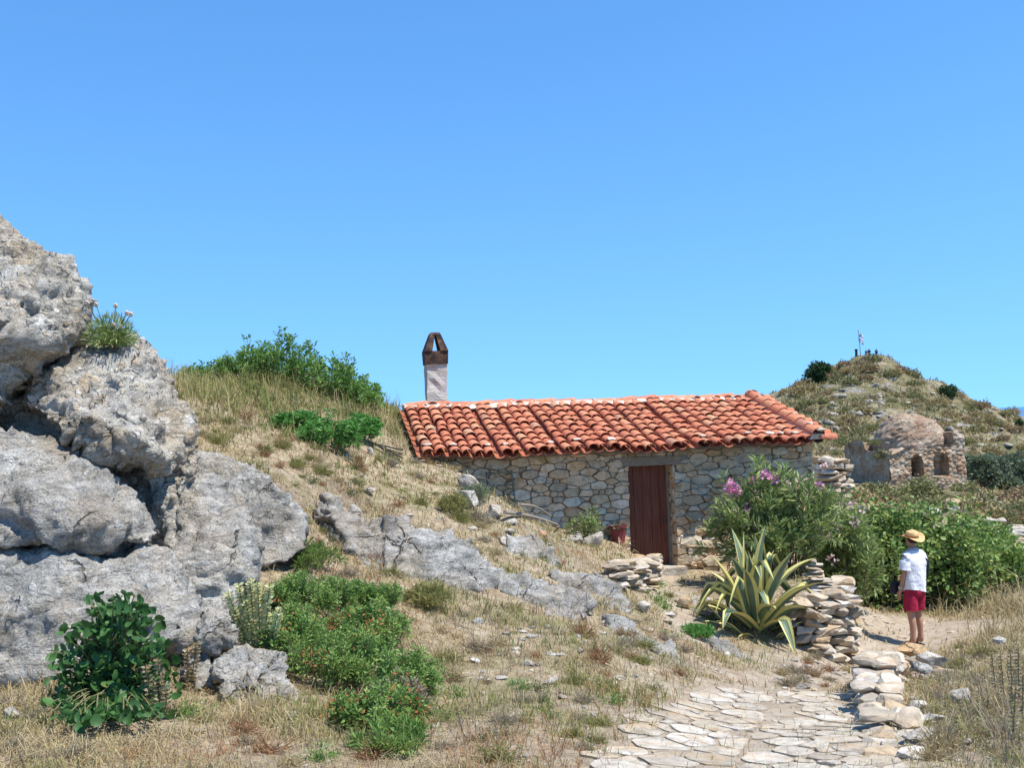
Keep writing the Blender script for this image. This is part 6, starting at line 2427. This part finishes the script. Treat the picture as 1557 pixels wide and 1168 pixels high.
    if hat:
        ht = MB()
        prof = [(.178, 0), (.166, .0), (.132, .0), (.098, .008), (.094, .05), (.086, .09), (.068, .115), (.032, .112), (.004, .104)]
        rr = []
        for r_, z in prof:
            q_ = np.array(ring(0, 0, z, r_, r_ * 1.12, 36))
            a = np.arctan2(q_[:, 1], q_[:, 0])
            k_ = np.clip((r_ - .095) / .085, 0, 1)
            q_[:, 2] += k_ * (.055 * np.cos(a) ** 2 - .035 * np.abs(np.sin(a)) ** 3)     # brim curled up at the sides
            if r_ < .09:
                q_[:, 2] -= .02 * np.exp(-(q_[:, 0] / .03) ** 2)
            rr.append(q_)
        inner = [q_ - np.array([0, 0, .006]) for q_ in rr[:4]][::-1]
        ht.loft(inner[:] + rr, (False, True))
        tl = np.array(Matrix.Rotation(R(12), 3, 'X') @ Matrix.Rotation(R(-6), 3, 'Y'))
        pos_ = np.array([0, -.005, 1.675])
        Vh = np.concatenate(ht.V) @ tl.T + pos_
        hobj = obj('hat', Vh, ht.F, M['straw'], root, world=False, smooth=True)
        bn = MB()
        bn.loft([np.array(ring(0, 0, z, r_, r_ * 1.12, 36)) for r_, z in ((.0995, .010), (.0975, .045))], (False, False))
        obj('hat_band', np.concatenate(bn.V) @ tl.T + pos_, bn.F, M['straw_band'], hobj, world=False, smooth=True)
        wt = MB()
        w_ = np.array(J['wrl'][:3]) + (np.array(J['ell'][:3]) - np.array(J['wrl'][:3])) * .12
        dv_ = unit((np.array(J['ell'][:3]) - np.array(J['wrl'][:3]))[None])[0]
        wt.tube([w_ - dv_ * .012, w_ + dv_ * .012], .036, 14)
        wt.box(w_ + np.array([-.036, 0, 0]), (.012, .034, .034))
        wt.build('watch', M['metal'], root, world=False)
    def zmap(z):      # longer trunk, smaller head
        z = np.asarray(z, float)
        return np.where(z < .93, z, np.where(z < 1.45, .93 + (z - .93) * 1.10, 1.502 + (z - 1.45) * .87))
    for o_ in root.children_recursive:
        if o_.type == 'MESH':
            me_ = o_.data
            v_ = np.empty(len(me_.vertices) * 3)
            me_.vertices.foreach_get('co', v_)
            v_ = v_.reshape(-1, 3)
            hd = np.clip((v_[:, 2] - 1.53) / .05, 0, 1) * (.10 if o_.name.split('.')[0] not in ('hat', 'hat_band') else 0)
            v_[:, 0] *= 1 - hd
            v_[:, 1] *= 1 - hd
            v_[:, 2] = zmap(v_[:, 2])
            me_.vertices.foreach_set('co', v_.ravel())
            me_.update()
    return root, J


pw_ = hit(1395, 983)
kp = kpx(pw_)
RZ = R(30)
person, J = build_person('man seen from behind in white shirt, crimson shorts and straw hat on the path', pw_ - np.array([0, 0, .005]), RZ, M['cloth_white'], M['cloth_red'], hat=True, scale=(983 - 806) * kp / 1.81)
# dark bag held in front of his hip, its strap over the right shoulder
psc = person.scale[0]


def plocal(v):
    c, s_ = math.cos(RZ), math.sin(RZ)
    v = np.array(v) * psc
    return np.array([v[0] * c - v[1] * s_, v[0] * s_ + v[1] * c, v[2]]) + np.array(person.location)


bag = thing('camera_bag', 'dark bag the man carries at his hip on a black strap', 'bag', plocal((-.16, .2, .88)))
bm_ = MB()
rr = []
for z, k_ in ((.80, .8), (.83, 1), (.95, 1), (.99, .85)):
    rr.append([plocal((-.13 + .12 * k_ * (abs(math.cos(a)) ** .5) * np.sign(math.cos(a)), .22 + .06 * k_ * (abs(math.sin(a)) ** .5) * np.sign(math.sin(a)), z)) for a in np.linspace(0, 2 * PI, 20, endpoint=False)])
bm_.loft(rr)
bm_.build('pouch', M['cloth_dark'], bag)
sm2 = MB()
sm2.tube([plocal(v) for v in ((-.05, .24, .97), (.08, .17, 1.15), (.16, .10, 1.33), (.15, -.02, 1.425), (.19, -.13, 1.32), (.225, -.09, 1.15), (.215, .02, .98), (.10, .19, .93))], .018, 6)
sm2.build('strap', M['cloth_dark'], bag)

# people, flag and post on the hilltop
hp_ = []
for i, (px, py, hpx_, tp_m, bt_m, rz, lab) in enumerate([(1317.5, 544, 14, 'cloth_navy', 'cloth_beige', .4, 'person in navy top on the far hilltop, left of the pair by the flag'), (1322, 543.5, 15, 'cloth_dark', 'cloth_dark', -.3, 'person in dark clothes on the far hilltop, right of the pair by the flag'), (1333, 543.5, 15, 'cloth_navy', 'cloth_beige', 2.6, 'person in dark top bending forward at the right on the far hilltop'), (1340.5, 543, 10, 'cloth_blue', 'cloth_blue', 1.2, 'person in pale blue at the far right of the hilltop group')]):
    p = hit(px, py + 2)
    if p[1] < 90:
        p = at(px, py, 117)
        p[2] = zat(p[0], p[1])
    build_person(lab, p, rz, M[tp_m], M[bt_m], trousers=(i != 2), pose='hold', scale=hpx_ * kpx(p) / 1.72, detail=False)
p = at(1309, 546, 117.5)
p[2] = zat(p[0], p[1])
k = kpx(p)
fl = thing('flagpole', 'thin flagpole with a limp blue and white flag on the far hilltop', 'flag', p)
topz = at(1305, 502, p[1])[2]
tx = at(1305, 502, p[1])[0]
fm_ = MB()
fm_.tube([p - np.array([0, 0, .2]), (p + np.array([tx, p[1], topz])) / 2, [tx, p[1], topz]], .05, 8)
fm_.build('pole', M['metal'], fl)
V, Fc, mi = [], [], []
nu, nv = 10, 12
for i in range(nu + 1):
    for j in range(nv + 1):
        u_, v_ = i / nu, j / nv
        V.append([tx + .05 + u_ * .45 + .06 * math.sin(v_ * 7), p[1] + .12 * math.sin(u_ * 8 + v_ * 3), topz - .25 - v_ * 1.15 - u_ * .35])
for i in range(nu):
    for j in range(nv):
        Fc.append((i * (nv + 1) + j, i * (nv + 1) + j + 1, (i + 1) * (nv + 1) + j + 1, (i + 1) * (nv + 1) + j))
        mi.append(1 if (j % 4 == 3 or (i < 3 and j > 7)) else 0)
obj('flag', np.array(V), Fc, [M['flag_white'], M['flag_blue']], fl, midx=mi)
p = at(1302.5, 546, 117)
p[2] = zat(p[0], p[1])
pm_ = MB()
pm_.box(p + np.array([0, 0, 11 * kpx(p) / 2 - .1]), (.22, .22, 11 * kpx(p)))
pm_.box(p + np.array([0, 0, 11 * kpx(p) - .05]), (.3, .3, .1))
tag(pm_.build('marker_post', M['cloth_dark']), 'dark marker post left of the flagpole on the far hilltop', 'post')

# ------------------------------------------------------------------ light and sky
SUN_AZ = math.atan2(.87, -.50)
SUN_EL = R(63)
sd_ = bpy.data.lights.new('sun', 'SUN')
sd_.energy = 4.2
sd_.angle = R(.53)
sd_.color = (1, .955, .88)
so = bpy.data.objects.new('sun', sd_)
COL.objects.link(so)
dirs = Vector((math.sin(SUN_AZ) * math.cos(SUN_EL), math.cos(SUN_AZ) * math.cos(SUN_EL), math.sin(SUN_EL)))
so.rotation_euler = dirs.to_track_quat('Z', 'Y').to_euler()
so.location = (0, 0, 30)
wd = bpy.data.worlds.new('World')
SC.world = wd
wd.use_nodes = True
nt = wd.node_tree
bg = nt.nodes['Background']
sky = nt.nodes.new('ShaderNodeTexSky')
sky.sky_type = 'NISHITA'
sky.sun_disc = False
sky.sun_elevation = SUN_EL
sky.sun_rotation = SUN_AZ
sky.altitude = 0
sky.air_density = 1.0
sky.dust_density = 0
sky.ozone_density = 2.0
tc = nt.nodes.new('ShaderNodeTexCoord')
mp_ = nt.nodes.new('ShaderNodeMapping')
mp_.inputs['Scale'].default_value = (1, 1, .62)
mp_.inputs['Location'].default_value = (0, 0, .165)
nrm_ = nt.nodes.new('ShaderNodeVectorMath')
nrm_.operation = 'NORMALIZE'
nt.links.new(tc.outputs['Generated'], mp_.inputs[0])
nt.links.new(mp_.outputs[0], nrm_.inputs[0])
nt.links.new(nrm_.outputs[0], sky.inputs[0])
hs_ = nt.nodes.new('ShaderNodeHueSaturation')
hs_.inputs['Saturation'].default_value = 1.18
nt.links.new(sky.outputs[0], hs_.inputs['Color'])
nt.links.new(mix(nt, 1.0, hs_.outputs[0], (.645, .86, .985), 'MULTIPLY'), bg.inputs['Color'])
bg.inputs['Strength'].default_value = .15
SC.view_settings.view_transform = 'Standard'
SC.view_settings.look = 'None'
SC.view_settings.exposure = 0.7
SC.view_settings.gamma = 1
SC.render.engine = 'CYCLES'
SC.cycles.max_bounces = 8
SC.cycles.diffuse_bounces = 6
SC.cycles.transparent_max_bounces = 4
